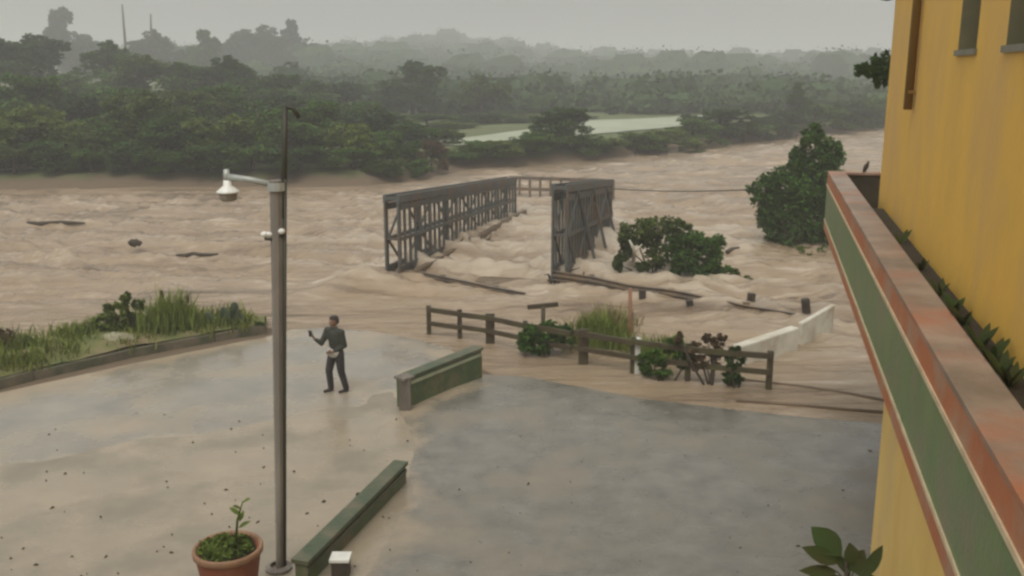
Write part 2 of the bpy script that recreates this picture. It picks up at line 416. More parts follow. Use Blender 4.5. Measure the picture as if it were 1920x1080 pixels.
# ------------------------------------------------------------------ valley floor
WL = -0.10                                            # flood level
SHORE = [P(x, y, WL) for x, y in ((-900, 800), (-400, 720), (-100, 672), (60, 648), (170, 622), (330, 606), (490, 600), (560, 612), (690, 622),
         (790, 640), (910, 672), (1010, 715), (1200, 750), (1500, 786), (1660, 800), (2000, 825), (2600, 860))]
FAR = [P(x, y, WL) for x, y in ((-1400, 385), (-500, 368), (0, 358), (300, 353), (560, 352), (700, 349), (800, 338), (880, 318), (1000, 312), (1100, 303),
       (1300, 278), (1480, 257), (1650, 239), (1900, 218), (2300, 200))]
def sdist(X, Y, poly):                                # >0 on the far side of the polyline
    best = np.full(X.shape, 1e9); sign = np.ones(X.shape)
    for a, b in zip(poly[:-1], poly[1:]):
        dx, dy = b.x - a.x, b.y - a.y
        L2 = dx * dx + dy * dy
        t = np.clip(((X - a.x) * dx + (Y - a.y) * dy) / L2, 0, 1)
        qx, qy = X - (a.x + t * dx), Y - (a.y + t * dy)
        d = np.sqrt(qx * qx + qy * qy)
        cr = dx * (Y - a.y) - dy * (X - a.x)
        upd = d < best
        sign = np.where(upd, np.where(cr >= 0, 1.0, -1.0), sign); best = np.where(upd, d, best)
    return best * sign
def ground(X, Y):
    X = np.asarray(X, float); Y = np.asarray(Y, float)
    d1 = sdist(X, Y, SHORE); d2 = sdist(X, Y, FAR)
    near = np.where(d1 < 0, np.minimum(0.0, WL - 0.05 * d1), np.maximum(-2.2, WL - 0.14 * d1))
    bank = 0.55 + 0.35 * fbm(X * .06, Y * .06, 3) + .5 * sstep(-15, 10, X)
    far = WL + (bank - WL) * sstep(0, 3.0, d2 + 0.8 * (fbm(X * .5, Y * .5, 5) - .5))
    hill = 10 * sstep(260, 800, Y) * (0.6 + 0.8 * fbm(X * .005 + 3, Y * .005, 9, 3)) + 13 * np.exp(-((X / np.maximum(Y, 1) + .06) / .10) ** 2) * sstep(350, 750, Y)
    left = 3.5 * sstep(70, 130, Y) * sstep(0, 60, -X)
    far = far + hill + left
    return np.where(d2 > 0, far, near)
def gz(x, y):
    return float(ground(np.array([x]), np.array([y]))[0])

rr = np.concatenate([[0.5], np.geomspace(4, 1500, 350)])
aa = np.radians(np.linspace(-100, 100, 400))
RR, AA = np.meshgrid(rr, aa, indexing='ij')
X, Y = RR * np.sin(AA), RR * np.cos(AA)
Z = ground(X, Y) - 0.03
me = np_mesh('valley_ground', np.stack([X, Y, Z], -1).reshape(-1, 3), grid_quads(*RR.shape))
tag(link('ground', me, M['terrain']), kind='structure', label='valley floor, muddy by the river and green beyond')

# flood water: standing waves, chop and a wake at the wrecked bridge
rr = np.geomspace(13, 420, 560)
aa = np.radians(np.linspace(-58, 58, 520))
RR, AA = np.meshgrid(rr, aa, indexing='ij')
X, Y = RR * np.sin(AA), RR * np.cos(AA)
d1, d2 = sdist(X, Y, SHORE), sdist(X, Y, FAR)
ca, sa = math.cos(math.radians(-14)), math.sin(math.radians(-14))
U, V = X * ca + Y * sa, -X * sa + Y * ca
amp = sstep(0.5, 9, d1) * sstep(-1, 6, -d2)
warp = fbm(U * .12, V * .12, 31, 3) * 6
w = (0.50 * (1 - np.abs(2 * fbm(U * .10 + warp * .3, V * .34 + warp * .2, 1, 3) - 1)) +
     0.26 * (1 - np.abs(2 * fbm(U * .32 + warp * .4, V * .75, 2, 3) - 1)) + 0.10 * fbm(U * 1.1, V * 1.7, 4, 3))
w = (w - 0.62) * 1.25
w += 0.17 * (1 - np.abs(2 * fbm(U * .55 + warp * .5, V * 1.25, 71, 3) - 1)) ** 2 + 0.10 * (1 - np.abs(2 * fbm(U * 1.0, V * 2.1 + warp, 73, 2) - 1)) ** 2 - .12
near_b = np.exp(-((X - 0.5) / 9.0) ** 2 - ((Y - 38) / 10.0) ** 2)
zw = WL + amp * w * (1 + .35 * near_b) + (1 - amp) * 0.018 * (fbm(U * .9, V * 1.8, 6, 3) - .5)
def hump(px, py, h, sx, sy, rot=0.0):
    c = P(px, py, WL); dx, dy = X - c.x, Y - c.y
    cr, sr = math.cos(rot), math.sin(rot)
    a, b = dx * cr + dy * sr, -dx * sr + dy * cr
    return h * np.exp(-(a / sx) ** 2 - (b / sy) ** 2)
zw += hump(700, 532, .35, 1.6, .6, .5) + hump(655, 525, .30, 1.3, .35, .9) + hump(760, 540, .22, 2.2, .5) - hump(690, 505, .20, 1.2, .5)
zw += hump(860, 470, .30, 1.0, 4.0, -.25) + hump(1085, 515, .10, 1.0, .6) + hump(1120, 470, .35, .7, 3.0, -.25)
zw += hump(790, 500, .34, 2.2, .45, .9) + hump(880, 450, .30, 3.0, .5, 1.2) + hump(1060, 520, .08, 1.3, .5, .2) + hump(1145, 440, .34, .8, 3.5, -.25) + hump(640, 545, .22, 1.6, .3, .7)
zw += hump(1300, 545, .15, 3, .5) + hump(930, 500, .16, 2, .4, .3) - hump(1000, 520, .12, 2, .6)
for k in range(46):                                   # sharper breaking crests scattered over the channel
    cx = random.uniform(-200, 1500); cyy = random.choice((random.uniform(365, 480), random.uniform(365, 560)))
    if 700 < cx < 1160 and cyy < 520: continue
    zw += hump(cx, cyy, random.uniform(.12, .30), random.uniform(.8, 2.6), random.uniform(.15, .35), random.uniform(-.3, .3)) * amp
foam = amp * (sstep(.13, .42, w * (1 + .9 * near_b) + .10 * near_b) * (.35 + .9 * fbm(U * 1.4, V * 2.6, 83, 4)) + 0.9 * near_b * sstep(.58, .74, fbm(U * .5 + warp, V * 1.3, 87, 4)))
foam = np.clip(foam, 0, 1)
me = np_mesh('river_water', np.stack([X, Y, zw], -1).reshape(-1, 3), grid_quads(*RR.shape))
at_ = me.attributes.new('foam', 'FLOAT', 'POINT'); at_.data.foreach_set('value', foam.astype(np.float32).ravel())
tag(link('river_water', me, M['water']), kind='structure', label='brown flood water racing past the wrecked bridge')

# near pavements laid on the ground as sheets
def ribbon(name, la, lb, m, lift, label, nu=90, nv=44):
    def resample(pl, n):
        pl = [Vector((p.x, p.y, 0)) for p in pl]
        seg = [0]
        for a, b in zip(pl[:-1], pl[1:]): seg.append(seg[-1] + (b - a).length)
        out = []
        for t in np.linspace(0, seg[-1], n):
            i = max(0, min(len(pl) - 2, int(np.searchsorted(seg, t) - 1)))
            f = (t - seg[i]) / max(1e-6, seg[i + 1] - seg[i]); out.append(pl[i].lerp(pl[i + 1], f))
        return out
    A, B = resample(la, nu), resample(lb, nu)
    pts = np.array([[tuple(a.lerp(b, j / (nv - 1))) for j in range(nv)] for a, b in zip(A, B)])
    Zr = ground(pts[..., 0], pts[..., 1]) + lift
    Zr += 0.008 * (fbm(pts[..., 0] * .8, pts[..., 1] * .8, 44, 3) - .5)
    me = np_mesh(name, np.stack([pts[..., 0], pts[..., 1], Zr], -1).reshape(-1, 3), grid_quads(nu, nv))
    wd = np.linalg.norm(pts[:, -1] - pts[:, 0], axis=-1)[:, None] * np.minimum(np.linspace(0, 1, nv), 1 - np.linspace(0, 1, nv))[None]
    le = np.linalg.norm(np.diff(pts[:, nv // 2], axis=0), axis=-1); le = np.concatenate([[0], np.cumsum(le)])
    ed = np.minimum(wd, np.minimum(le, le[-1] - le)[:, None])
    if lift > .01 and lift < .05:
        co = np.empty(len(me.vertices) * 3, dtype=np.float32); me.vertices.foreach_get('co', co); co = co.reshape(-1, 3)
        co[:, 2] -= (.03 * (1 - sstep(0.0, .9, ed + .5 * (fbm(pts[..., 0] * 1.3, pts[..., 1] * 1.3, 91, 3) - .5)))).ravel().astype(np.float32)
        me.vertices.foreach_set('co', co.ravel()); me.update()
    at = me.attributes.new('edge', 'FLOAT', 'POINT'); at.data.foreach_set('value', ed.astype(np.float32).ravel())
    return tag(link(name, me, m), kind='structure', label=label)
g = lambda x, y: P(x, y, 0)
ribbon('pavement', [g(-1500, 1500), g(-300, 1800), Vector((-3, 4, 0)), Vector((2, 3, 0))],
       [g(-700, 960), g(-100, 865), g(300, 800), g(735, 735)], M['apron'], 0.004, 'mud-stained concrete pavement in front of the pot')
ribbon('road', [g(-900, 860), g(-300, 790), g(0, 735), g(250, 680), g(490, 632), g(650, 575), g(740, 525)],
       [g(-700, 1008), g(-100, 903), g(100, 878), g(300, 834), g(430, 822), g(560, 790), g(720, 768), g(900, 640), g(1030, 530)], M['road'], 0.012, 'wet grey road leading into the flood')
ribbon('courtyard', [Vector((-2.5, 6, 0)), Vector((-2.75, 11.5, 0)), g(700, 975), g(730, 850), g(740, 770), g(905, 695), g(1010, 715)],
       [Vector((9, 2, 0)), Vector((9, 8, 0)), Vector((10, 12, 0)), Vector((11, 16, 0)), Vector((12, 19, 0)), Vector((12, 20, 0)), Vector((12, 21, 0))], M['asphalt'], 0.020, 'wet grey asphalt yard below the parapet', 90, 70)
ribbon('meadow', [P(800, 262, 1.3), P(860, 264, 1.3), P(960, 256, 1.3), P(1060, 248, 1.3)], [P(800, 254, 1.3), P(860, 252, 1.3), P(990, 240, 1.3), P(1070, 234, 1.3)], M['meadow'], 0.06, 'pale strip of open meadow behind the bank', 30, 12)
ribbon('field', [P(1080, 252, 1.3), P(1160, 247, 1.3), P(1240, 240, 1.3), P(1310, 232, 1.3)], [P(1080, 226, 1.3), P(1160, 222, 1.3), P(1250, 218, 1.3), P(1320, 214, 1.3)], M['meadow'], 0.06, 'pale field beyond the far bushes', 30, 16)
ribbon('far_road', [P(790, 326, .9), P(900, 316, .9), P(1000, 311, .9), P(1080, 303, .9)], [P(790, 322, .9), P(900, 311, .9), P(1000, 306, .9), P(1080, 299, .9)], M['apron'], 0.25, 'pale road edge on the far bank', 30, 8)

# turf strip between the left kerb and the river
def strip(name, la, lb, m, hgt, label):
    nu, nv = 60, 10
    A = np.array([[p.x, p.y] for p in la]); B = np.array([[p.x, p.y] for p in lb])
    t = np.linspace(0, len(A) - 1, nu)
    rs = lambda Q: np.stack([np.interp(t, np.arange(len(Q)), Q[:, k]) for k in (0, 1)], -1)
    A, B = rs(A), rs(B); s = np.linspace(0, 1, nv)
    Q = A[:, None] * (1 - s)[None, :, None] + B[:, None] * s[None, :, None]
    Zs = ground(Q[..., 0], Q[..., 1]) + 0.03 + hgt * np.sin(np.pi * np.clip(s * .75 + .25, 0, 1))[None] * (0.6 + .8 * fbm(Q[..., 0] * .9, Q[..., 1] * .9, 61))
    Zs[:, -1] -= 0.2
    me = np_mesh(name, np.stack([Q[..., 0], Q[..., 1], Zs], -1).reshape(-1, 3), grid_quads(nu, nv))
    return tag(link(name, me, m), kind='structure', label=label)
KERB = [P(x, y, 0) for x, y in ((-500, 850), (-250, 790), (-60, 742), (60, 710), (250, 666), (400, 638), (497, 620))]
BANKTOP = [P(x, y, WL) for x, y in ((-500, 735), (-250, 697), (-60, 664), (60, 646), (200, 616), (360, 603), (500, 600))]
strip('riverbank', KERB, BANKTOP, M['grass'], 0.30, 'grassy river bank beside the road')

# ------------------------------------------------------------------ yellow building with painted parapet (local frame: x across, y along)
AZ = math.atan(480 / FPX * _cp)
bld = thing('yellow_building', 'yellow rendered building with green and red banded parapet at right', 'building', (0, 0, 0), None, -AZ)
def bpart(name, mb, m, parent=bld, smooth=False):
    o = link(name, mb.mesh(name, (0, 0, 0), smooth), m, parent); ORG[o.name] = Vector((0, 0, 0)); return o
def lbox(x0, x1, y0, y1, z0, z1, mb=None):
    return (mb or MB()).box(((x0 + x1) / 2, (y0 + y1) / 2, (z0 + z1) / 2), (x1 - x0, y1 - y0, z1 - z0))
VX, UE, U0 = 1.28, 20.3, -4.0        # outer face, far end, near end
ZB, ZT = 3.84, 4.97
par = bpart('parapet', lbox(VX + .03, VX + .28, U0, UE, ZB, ZT), M['coping'])
bpart('coping', lbox(VX - .005, VX + .315, U0, UE + .02, ZT, ZT + .04), M['coping'], par)
bpart('red_band', lbox(VX, VX + .03, U0, UE, 4.755, ZT), M['bandred'], par)
bpart('cream_stripe', lbox(VX - .012, VX + .03, U0, UE + .012, 4.715, 4.755), M['cream'], par)
bpart('green_band', lbox(VX, VX + .03, U0, UE, 4.05, 4.715), M['bandgreen'], par)
bpart('cream_stripe', lbox(VX - .012, VX + .03, U0, UE + .012, 4.01, 4.05), M['cream'], par)
bpart('red_band', lbox(VX - .002, VX + .03, U0, UE, ZB, 4.01), M['bandred'], par)
ret = bpart('parapet_return', lbox(VX + .28, 6.0, UE - .25, UE, ZB, ZT), M['darkwall'])
bpart('coping', lbox(VX + .315, 6.0, UE - .28, UE + .02, ZT, ZT + .04), M['coping'], ret)
bpart('terrace_slab', lbox(VX + .28, 6.0, U0, UE - .25, ZB, ZB + .3), M['darkwall'])
bpart('gutter_bed', lbox(VX + .295, 1.82, U0, 15.5, ZB + .3, 4.93), M['soil'])
bpart('inner_face', lbox(VX + .282, VX + .294, U0, UE - .26, ZB + .31, ZT - .01), M['darkwall'], par)
# upper wall with window openings
WX, WU = 1.82, 16.2
wins = [(9.75, 10.65), (7.75, 8.6), (5.7, 6.6), (3.6, 4.5)]
Z0, ZS, ZH, Z1 = 4.14, 7.18, 8.75, 13.5
ys = [U0]
for a, b in sorted(wins): ys += [a, b]
ys.append(WU)
mb = MB(); RV = 0.24; rvs = []
for i in range(len(ys) - 1):
    y0, y1 = ys[i], ys[i + 1]
    isw = i % 2 == 1
    for z0, z1 in ((Z0, ZS), (ZS, ZH), (ZH, Z1)):
        if isw and z0 == ZS:
            for q in (((WX, y0, z0), (WX, y1, z0), (WX + RV, y1, z0), (WX + RV, y0, z0)), ((WX, y0, z1), (WX + RV, y0, z1), (WX + RV, y1, z1), (WX, y1, z1)),
                      ((WX, y0, z0), (WX + RV, y0, z0), (WX + RV, y0, z1), (WX, y0, z1)), ((WX, y1, z0), (WX, y1, z1), (WX + RV, y1, z1), (WX + RV, y1, z0))):
                rvs.append(q)
        else:
            mb.add(((WX, y0, z0), (WX, y0, z1), (WX, y1, z1), (WX, y1, z0)), [(0, 1, 2, 3)])
mb.add(((WX, WU, Z0), (WX, WU, Z1), (9, WU, Z1), (9, WU, Z0)), [(0, 1, 2, 3)])
mb.add(((WX, U0, Z1), (9, U0, Z1), (9, WU, Z1), (WX, WU, Z1)), [(0, 1, 2, 3)])
bpart('wall', mb, M['yellow'])
for a, b in wins:
    wnd = MB()
    for q in ((a, a + .07), (b - .07, b), ((a + b) / 2 - .03, (a + b) / 2 + .03)): lbox(WX + RV - .04, WX + RV + .02, q[0], q[1], ZS, ZH, wnd)
    for q in ((ZS, ZS + .07), (ZH - .07, ZH)): lbox(WX + RV - .035, WX + RV + .015, a, b, q[0], q[1], wnd)
    wf = bpart('window', wnd, M['frame'])
    rm = MB()
    for q in rvs:
        if min(v[1] for v in q) >= a - .01 and max(v[1] for v in q) <= b + .01: rm.add(q, [(0, 1, 2, 3)])
    bpart('reveal', rm, M['reveal'], wf)
    for k in (0, 1):
        y0 = a + .07 + k * ((b - a) / 2 - .04); bpart('pane', lbox(WX + RV - .01, WX + RV, y0, y0 + (b - a) / 2 - .1, ZS + .07, ZH - .07), M['pane'], wf)
    bpart('sill', lbox(WX - .03, WX + RV - .05, a - .04, b + .04, ZS - .05, ZS + .005), M['frame'], wf)
mb = MB().tube([(WX - .07, 13.3, 6.5), (WX - .07, 13.3, 13.4)], .055, 12)
dp = bpart('downpipe', mb, M['pipe'], bld, True)
for z in (6.7, 8.0, 9.4): bpart('bracket', lbox(WX - .09, WX, 13.22, 13.38, z, z + .04), M['pipe'], dp)
wl_ = bpart('wall_lamp', MB().lathe([(0.02, .0), (.10, .02), (.12, .10), (.12, .22), (.08, .28), (.03, .32)], (WX - .12, WU + .02, 8.02), 14), M['darkmetal'], bld, True)
bpart('lamp_bracket', MB().tube([(WX + .05, WU + .02, 8.36), (WX - .12, WU + .02, 8.36), (WX - .12, WU + .02, 8.33)], .02, 8), M['darkmetal'], wl_, True)
# ground-floor wall under the band, set back
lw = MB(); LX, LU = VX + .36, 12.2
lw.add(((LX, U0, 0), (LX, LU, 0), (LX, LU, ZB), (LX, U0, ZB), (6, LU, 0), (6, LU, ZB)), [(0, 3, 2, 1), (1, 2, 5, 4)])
bpart('ground_floor_wall', lw, M['yellow_shade_offset'])
for u in (15.2, 19.6): bpart('pillar', lbox(3.6, 3.95, u, u + .35, -.3, ZB), M['yellow'])
def toworld(v, u, z):
    c, s = math.cos(-AZ), math.sin(-AZ)
    return Vector((v * c - u * s, v * s + u * c, z))

# ------------------------------------------------------------------ foliage
def leaf_quads(centers, size, up=0.35, jit=0.4, slim=0.55):
    n = len(centers)
    nrm = RNG.normal(size=(n, 3)); nrm[:, 2] = np.abs(nrm[:, 2]) + up
    nrm /= np.linalg.norm(nrm, axis=1)[:, None]
    t = RNG.normal(size=(n, 3)); t -= (t * nrm).sum(1)[:, None] * nrm; t /= np.linalg.norm(t, axis=1)[:, None]
    b = np.cross(nrm, t)
    s = size * RNG.uniform(1 - jit, 1 + jit, n)[:, None]
    c = np.asarray(centers)
    v = np.stack([c - t * s * .5, c + b * s * slim * .5 + nrm * s * .08, c + t * s * .5 - nrm * s * .06, c - b * s * slim * .5 + nrm * s * .08], 1)
    return v.reshape(-1, 3)
def ell_points(n, c, r, shell=0.55):
    d = RNG.normal(size=(n, 3)); d /= np.linalg.norm(d, axis=1)[:, None]
    rad = RNG.uniform(shell ** 3, 1, n) ** (1 / 3)
    return np.asarray(c)[None] + d * rad[:, None] * np.asarray(r)[None]
def crown_pts(blobs, per, sub=16):
    """blobs: (center, radii); each is filled with leafy twigs so that gaps stay between them"""
    out = []
    for c, r in blobs:
        r = np.asarray(r, float)
        tw = ell_points(sub, c, r, .45)
        for q in tw:
            out.append(ell_points(max(3, per // sub), q, r * RNG.uniform(.22, .42), .1))
    return np.concatenate(out)
def leaf_mesh(name, pts, size, **k):
    v = leaf_quads(pts, size, **k)
    return np_mesh(name, v, np.arange(len(v)).reshape(-1, 4), False)

def tree_proto(seed, shape):
    """unit tree: 1 m tall, about 1 m wide; returns crown mesh and trunk mesh"""
    rs = np.random.default_rng(seed)
    blobs = []
    if shape == 'round':
        for k in range(13):
            a = rs.uniform(0, 6.28); q = rs.uniform(.05, .33)
            z = rs.uniform(.30, .84); w = .36 * math.sqrt(max(.05, 1 - ((z - .52) / .5) ** 2))
            blobs.append(((math.cos(a) * w * rs.uniform(.2, 1), math.sin(a) * w * rs.uniform(.2, 1), z), (rs.uniform(.13, .2),) * 2 + (rs.uniform(.10, .15),)))
        blobs.append(((0, 0, .9), (.12, .12, .10)))
    elif shape == 'tall':
        for k in range(14):
            a = rs.uniform(0, 6.28); z = .2 + .72 * k / 13; w = .30 * (1.05 - z) + .05
            blobs.append(((math.cos(a) * w, math.sin(a) * w, z), (rs.uniform(.14, .22) * (1.25 - z), rs.uniform(.14, .22) * (1.25 - z), rs.uniform(.08, .13))))
        blobs.append(((0, 0, .94), (.06, .06, .07)))
    elif shape == 'broken':
        for k in range(10):
            a = rs.uniform(0, 6.28); z = rs.uniform(.25, .88); w = rs.uniform(.05, .36)
            blobs.append(((math.cos(a) * w, math.sin(a) * w, z), (rs.uniform(.09, .17),) * 2 + (rs.uniform(.07, .12),)))
    else:                                             # bushy to the ground
        for k in range(15):
            a = rs.uniform(0, 6.28); z = rs.uniform(.10, .82); w = .40 * math.sqrt(max(.05, 1 - z * z)) * rs.uniform(.2, 1)
            blobs.append(((math.cos(a) * w, math.sin(a) * w, z), (rs.uniform(.14, .22),) * 2 + (rs.uniform(.11, .18),)))
    pts = crown_pts(blobs, 640, 20)
    pts = pts[pts[:, 2] > 0.02]
    crown = leaf_mesh('crown_' + shape, pts, .047)
    mb = MB()
    mb.tube([(0, 0, -.08), (.01, 0, .2), (-.01, .01, .45), (.01, 0, .75)], [.035, .028, .02, .008], 8)
    for k in range(6):
        a = rs.uniform(0, 6.28); z = rs.uniform(.25, .55)
        mb.tube([(0, 0, z), (math.cos(a) * .12, math.sin(a) * .12, z + .12), (math.cos(a) * .26, math.sin(a) * .26, z + .2)], [.014, .01, .004], 6)
    return crown, mb.mesh('trunk_' + shape, (0, 0, 0), True)
PROTO = {}
for sh in ('round', 'tall', 'broken', 'bush'):
    PROTO[sh] = [tree_proto(100 + k * 7 + len(sh), sh) for k in range(3)]
MESHCACHE = {}
def plant_tree(name, px, py_top, Yd, wpx, shape, mk, label, group=None, cat='tree', base=None):
    top = R(px, py_top, Yd)
    z0 = gz(top.x, Yd) if base is None else base
    z0 = max(z0, WL) - .05
    h = top.z - z0; wd = 1.25 * wpx * Yd / FPX
    k = random.randrange(3)
    cr, tk = PROTO[shape][k]
    key = (shape, k, mk)
    if key not in MESHCACHE:
        c2 = cr.copy(); c2.materials.clear(); c2.materials.append(M[mk]); MESHCACHE[key] = c2
    if not tk.materials: tk.materials.append(M['bark'])
    t = thing(name, label, cat, (top.x, Yd, z0), group)
    rot = random.uniform(0, 6.28)
    for nm, me in (('crown', MESHCACHE[key]), ('trunk', tk)):
        o = bpy.data.objects.new(nm, me); col.objects.link(o); o.parent = t
        o.scale = (wd, wd, h); o.rotation_euler = (0, 0, rot)
    return t

ORD = ('first second third fourth fifth sixth seventh eighth ninth tenth eleventh twelfth thirteenth fourteenth fifteenth sixteenth seventeenth eighteenth nineteenth twentieth '
       'twenty-first twenty-second twenty-third twenty-fourth twenty-fifth twenty-sixth twenty-seventh twenty-eighth').split()
def tree_row(name, rows, tail, group, cat='tree'):
    for i, (px, py, Yd, w_, sh, mk) in enumerate(sorted(rows)):
        plant_tree(name, px, py, Yd, w_, sh, mk, ORD[i] + ' from the left ' + tail, group, cat)
tree_row('misty_tree', [(-60, 60, 217, 170, 'round', 'leafB'), (30, 95, 217, 150, 'broken', 'leafD'), (118, 18, 290, 110, 'tall', 'leafB'), (165, 70, 275, 120, 'round', 'leafD'), (235, 84, 246, 130, 'bush', 'leafB'), (283, 56, 261, 100, 'round', 'leafD'), (345, 92, 261, 120, 'round', 'leafB'),
        (385, 58, 246, 90, 'tall', 'leafA'), (450, 55, 304, 110, 'round', 'leafD'), (500, 48, 311, 110, 'round', 'leafB'), (543, 38, 311, 80, 'tall', 'leafD'), (590, 88, 333, 90, 'round', 'leafD'), (640, 112, 362, 110, 'round', 'leafD'), (700, 120, 391, 120, 'round', 'leafD')],
        'of the misty skyline trees in the left wood', 'misty skyline trees of the left wood')
tree_row('green_tree', [(-20, 66, 112, 170, 'round', 'leafB'), (60, 62, 120, 130, 'round', 'leafD'), (200, 76, 125, 110, 'round', 'leafA'), (140, 125, 110, 150, 'bush', 'leafA'), (265, 100, 112, 140, 'round', 'leafE'), (330, 115, 112, 150, 'round', 'leafA'),
       (420, 105, 110, 150, 'round', 'leafB'), (480, 118, 107, 140, 'bush', 'leafB'), (515, 150, 105, 120, 'bush', 'leafA'), (585, 150, 115, 110, 'round', 'leafA'), (650, 152, 120, 120, 'round', 'leafD')],
       'of the mid-depth green trees in the left wood', 'mid-depth trees of the left wood')
plant_tree('round_tree', 772, 112, 125, 125, 'round', 'leafB', 'large dark round tree standing behind the bridge', None)
plant_tree('round_tree', 738, 165, 118, 90, 'bush', 'leafD', 'lower grey-green tree at the left foot of the large dark round tree', None)
plant_tree('round_tree', 902, 142, 130, 115, 'round', 'leafE', 'broad dome-shaped tree right of the large dark round tree', None)
plant_tree('round_tree', 1003, 178, 200, 60, 'round', 'leafD', 'small hazy tree beyond the meadow, right of the dome-shaped tree', None)
tree_row('wood_edge_tree', [(-50, 130, 82, 190, 'bush', 'leafB'), (40, 128, 80, 170, 'bush', 'leafA'), (115, 150, 78, 150, 'bush', 'leafD'), (185, 140, 82, 150, 'bush', 'leafA'), (240, 165, 78, 130, 'bush', 'leafB'), (345, 160, 80, 140, 'bush', 'leafE'), (410, 150, 82, 140, 'bush', 'leafA'), (470, 165, 80, 130, 'bush', 'leafB'),
         (540, 170, 84, 130, 'bush', 'leafD'), (600, 165, 88, 120, 'bush', 'leafB'), (655, 175, 92, 110, 'bush', 'leafA'), (715, 200, 90, 100, 'bush', 'leafB')],
         'of the low trees filling the edge of the left wood', 'low trees at the edge of the left wood')
tree_row('bank_bush', [(-40, 195, 66, 200, 'bush', 'leafA'), (50, 190, 65, 170, 'bush', 'leafC'), (130, 225, 63.5, 130, 'bush', 'leafE'), (190, 190, 67, 150, 'bush', 'leafA'), (275, 140, 68, 150, 'bush', 'leafE'), (300, 215, 64, 140, 'bush', 'leafB'),
         (360, 185, 67, 150, 'bush', 'leafB'), (420, 195, 65, 150, 'bush', 'leafC'), (480, 180, 67, 140, 'bush', 'leafA'), (540, 220, 65, 130, 'bush', 'leafA'), (600, 180, 68, 130, 'bush', 'leafA'), (640, 215, 65, 120, 'bush', 'leafC'),
         (700, 235, 67, 110, 'bush', 'leafA'), (760, 258, 67, 90, 'bush', 'leafB'), (690, 185, 76, 120, 'bush', 'leafD')],
         'in the back bush row left of the bridge', 'back row of bushes on the far left bank', 'bush')
tree_row('bank_bush', [(90, 250, 60.8, 110, 'bush', 'leafB'), (240, 252, 61.2, 130, 'bush', 'leafB'), (390, 255, 61.6, 130, 'bush', 'leafB'), (560, 262, 61.6, 130, 'bush', 'leafB'), (-60, 262, 60.3, 110, 'bush', 'leafB'),
         (660, 275, 62, 100, 'bush', 'leafA'), (470, 262, 61.6, 110, 'bush', 'leafA'), (20, 262, 60.4, 110, 'bush', 'leafE'), (165, 270, 60.9, 100, 'bush', 'leafA'), (320, 275, 61.2, 100, 'bush', 'leafA'), (730, 290, 62.5, 80, 'bush', 'leafE'), (790, 296, 64, 60, 'bush', 'leafA')],
         'in the front bush row left of the bridge', 'front row of bushes on the far left bank', 'bush')
plant_tree('dead_bush', 808, 258, 66, 55, 'bush', 'brownleaf', 'brown dead bush on the far bank behind the left truss', None, 'bush')
# right-hand bank
def bankY(px, py): return P(px, py, WL).y
tree_row('bank_bush', [(px, py, bankY(px, pb) + 2.5, w_, 'bush', mk) for px, py, pb, w_, mk in
        [(850, 275, 322, 80, 'leafA'), (890, 262, 318, 90, 'leafA'), (930, 262, 316, 100, 'leafC'), (985, 248, 312, 100, 'leafA'), (1020, 236, 309, 90, 'leafA'), (1140, 250, 300, 90, 'leafC'), (1190, 246, 294, 100, 'leafA'), (1250, 240, 288, 110, 'leafC'),
         (1300, 218, 280, 100, 'leafA'), (1395, 216, 270, 110, 'leafA'), (1440, 214, 264, 90, 'leafD'), (1530, 190, 252, 110, 'leafA'), (1590, 184, 246, 110, 'leafD'), (1650, 178, 240, 110, 'leafA'), (1720, 172, 234, 120, 'leafD'), (1480, 198, 257, 90, 'leafD'), (1100, 250, 303, 90, 'leafA')]],
        'in the far bush row right of the bridge', 'bushes along the far right bank', 'bush')
tree_row('field_bush', [(690, 205, 112, 110, 'bush', 'leafA'), (745, 218, 80, 110, 'bush', 'leafB'), (795, 228, 80, 100, 'bush', 'leafA'), (835, 238, 82, 70, 'bush', 'leafE'), (890, 208, 112, 100, 'bush', 'leafB'), (930, 214, 112, 90, 'bush', 'leafA'), (1000, 222, 112, 90, 'bush', 'leafB'), (1075, 214, 118, 90, 'bush', 'leafA'), (800, 212, 106, 110, 'bush', 'leafA'), (850, 226, 102, 90, 'bush', 'leafC'), (960, 205, 128, 110, 'bush', 'leafA'), (1010, 212, 122, 90, 'bush', 'leafC'), (1110, 196, 140, 120, 'bush', 'leafA'), (1180, 190, 145, 110, 'bush', 'leafD'), (1240, 192, 140, 110, 'bush', 'leafA'),
        (1310, 182, 150, 110, 'bush', 'leafD'), (1400, 184, 150, 120, 'bush', 'leafA'), (1460, 178, 150, 100, 'bush', 'leafD'), (1560, 168, 160, 120, 'bush', 'leafA'), (1630, 164, 165, 110, 'bush', 'leafD')],
        'of the hazy bushes bordering the pale meadow strips', 'bushes bordering the meadow strips', 'bush')
plant_tree('bank_tree', 1062, 196, bankY(1062, 304) + 3, 125, 'bush', 'leafB', 'dark clumped tree on the far bank above the right truss', None)
plant_tree('bank_tree', 1350, 190, bankY(1350, 272) + 3, 120, 'bush', 'leafB', 'wide dark bush at the right end of the pale field', None)
plant_tree('bank_tree', 1498, 156, bankY(1498, 255) + 5, 60, 'tall', 'leafB', 'pointed dark conifer-shaped tree on the far right bank', None)

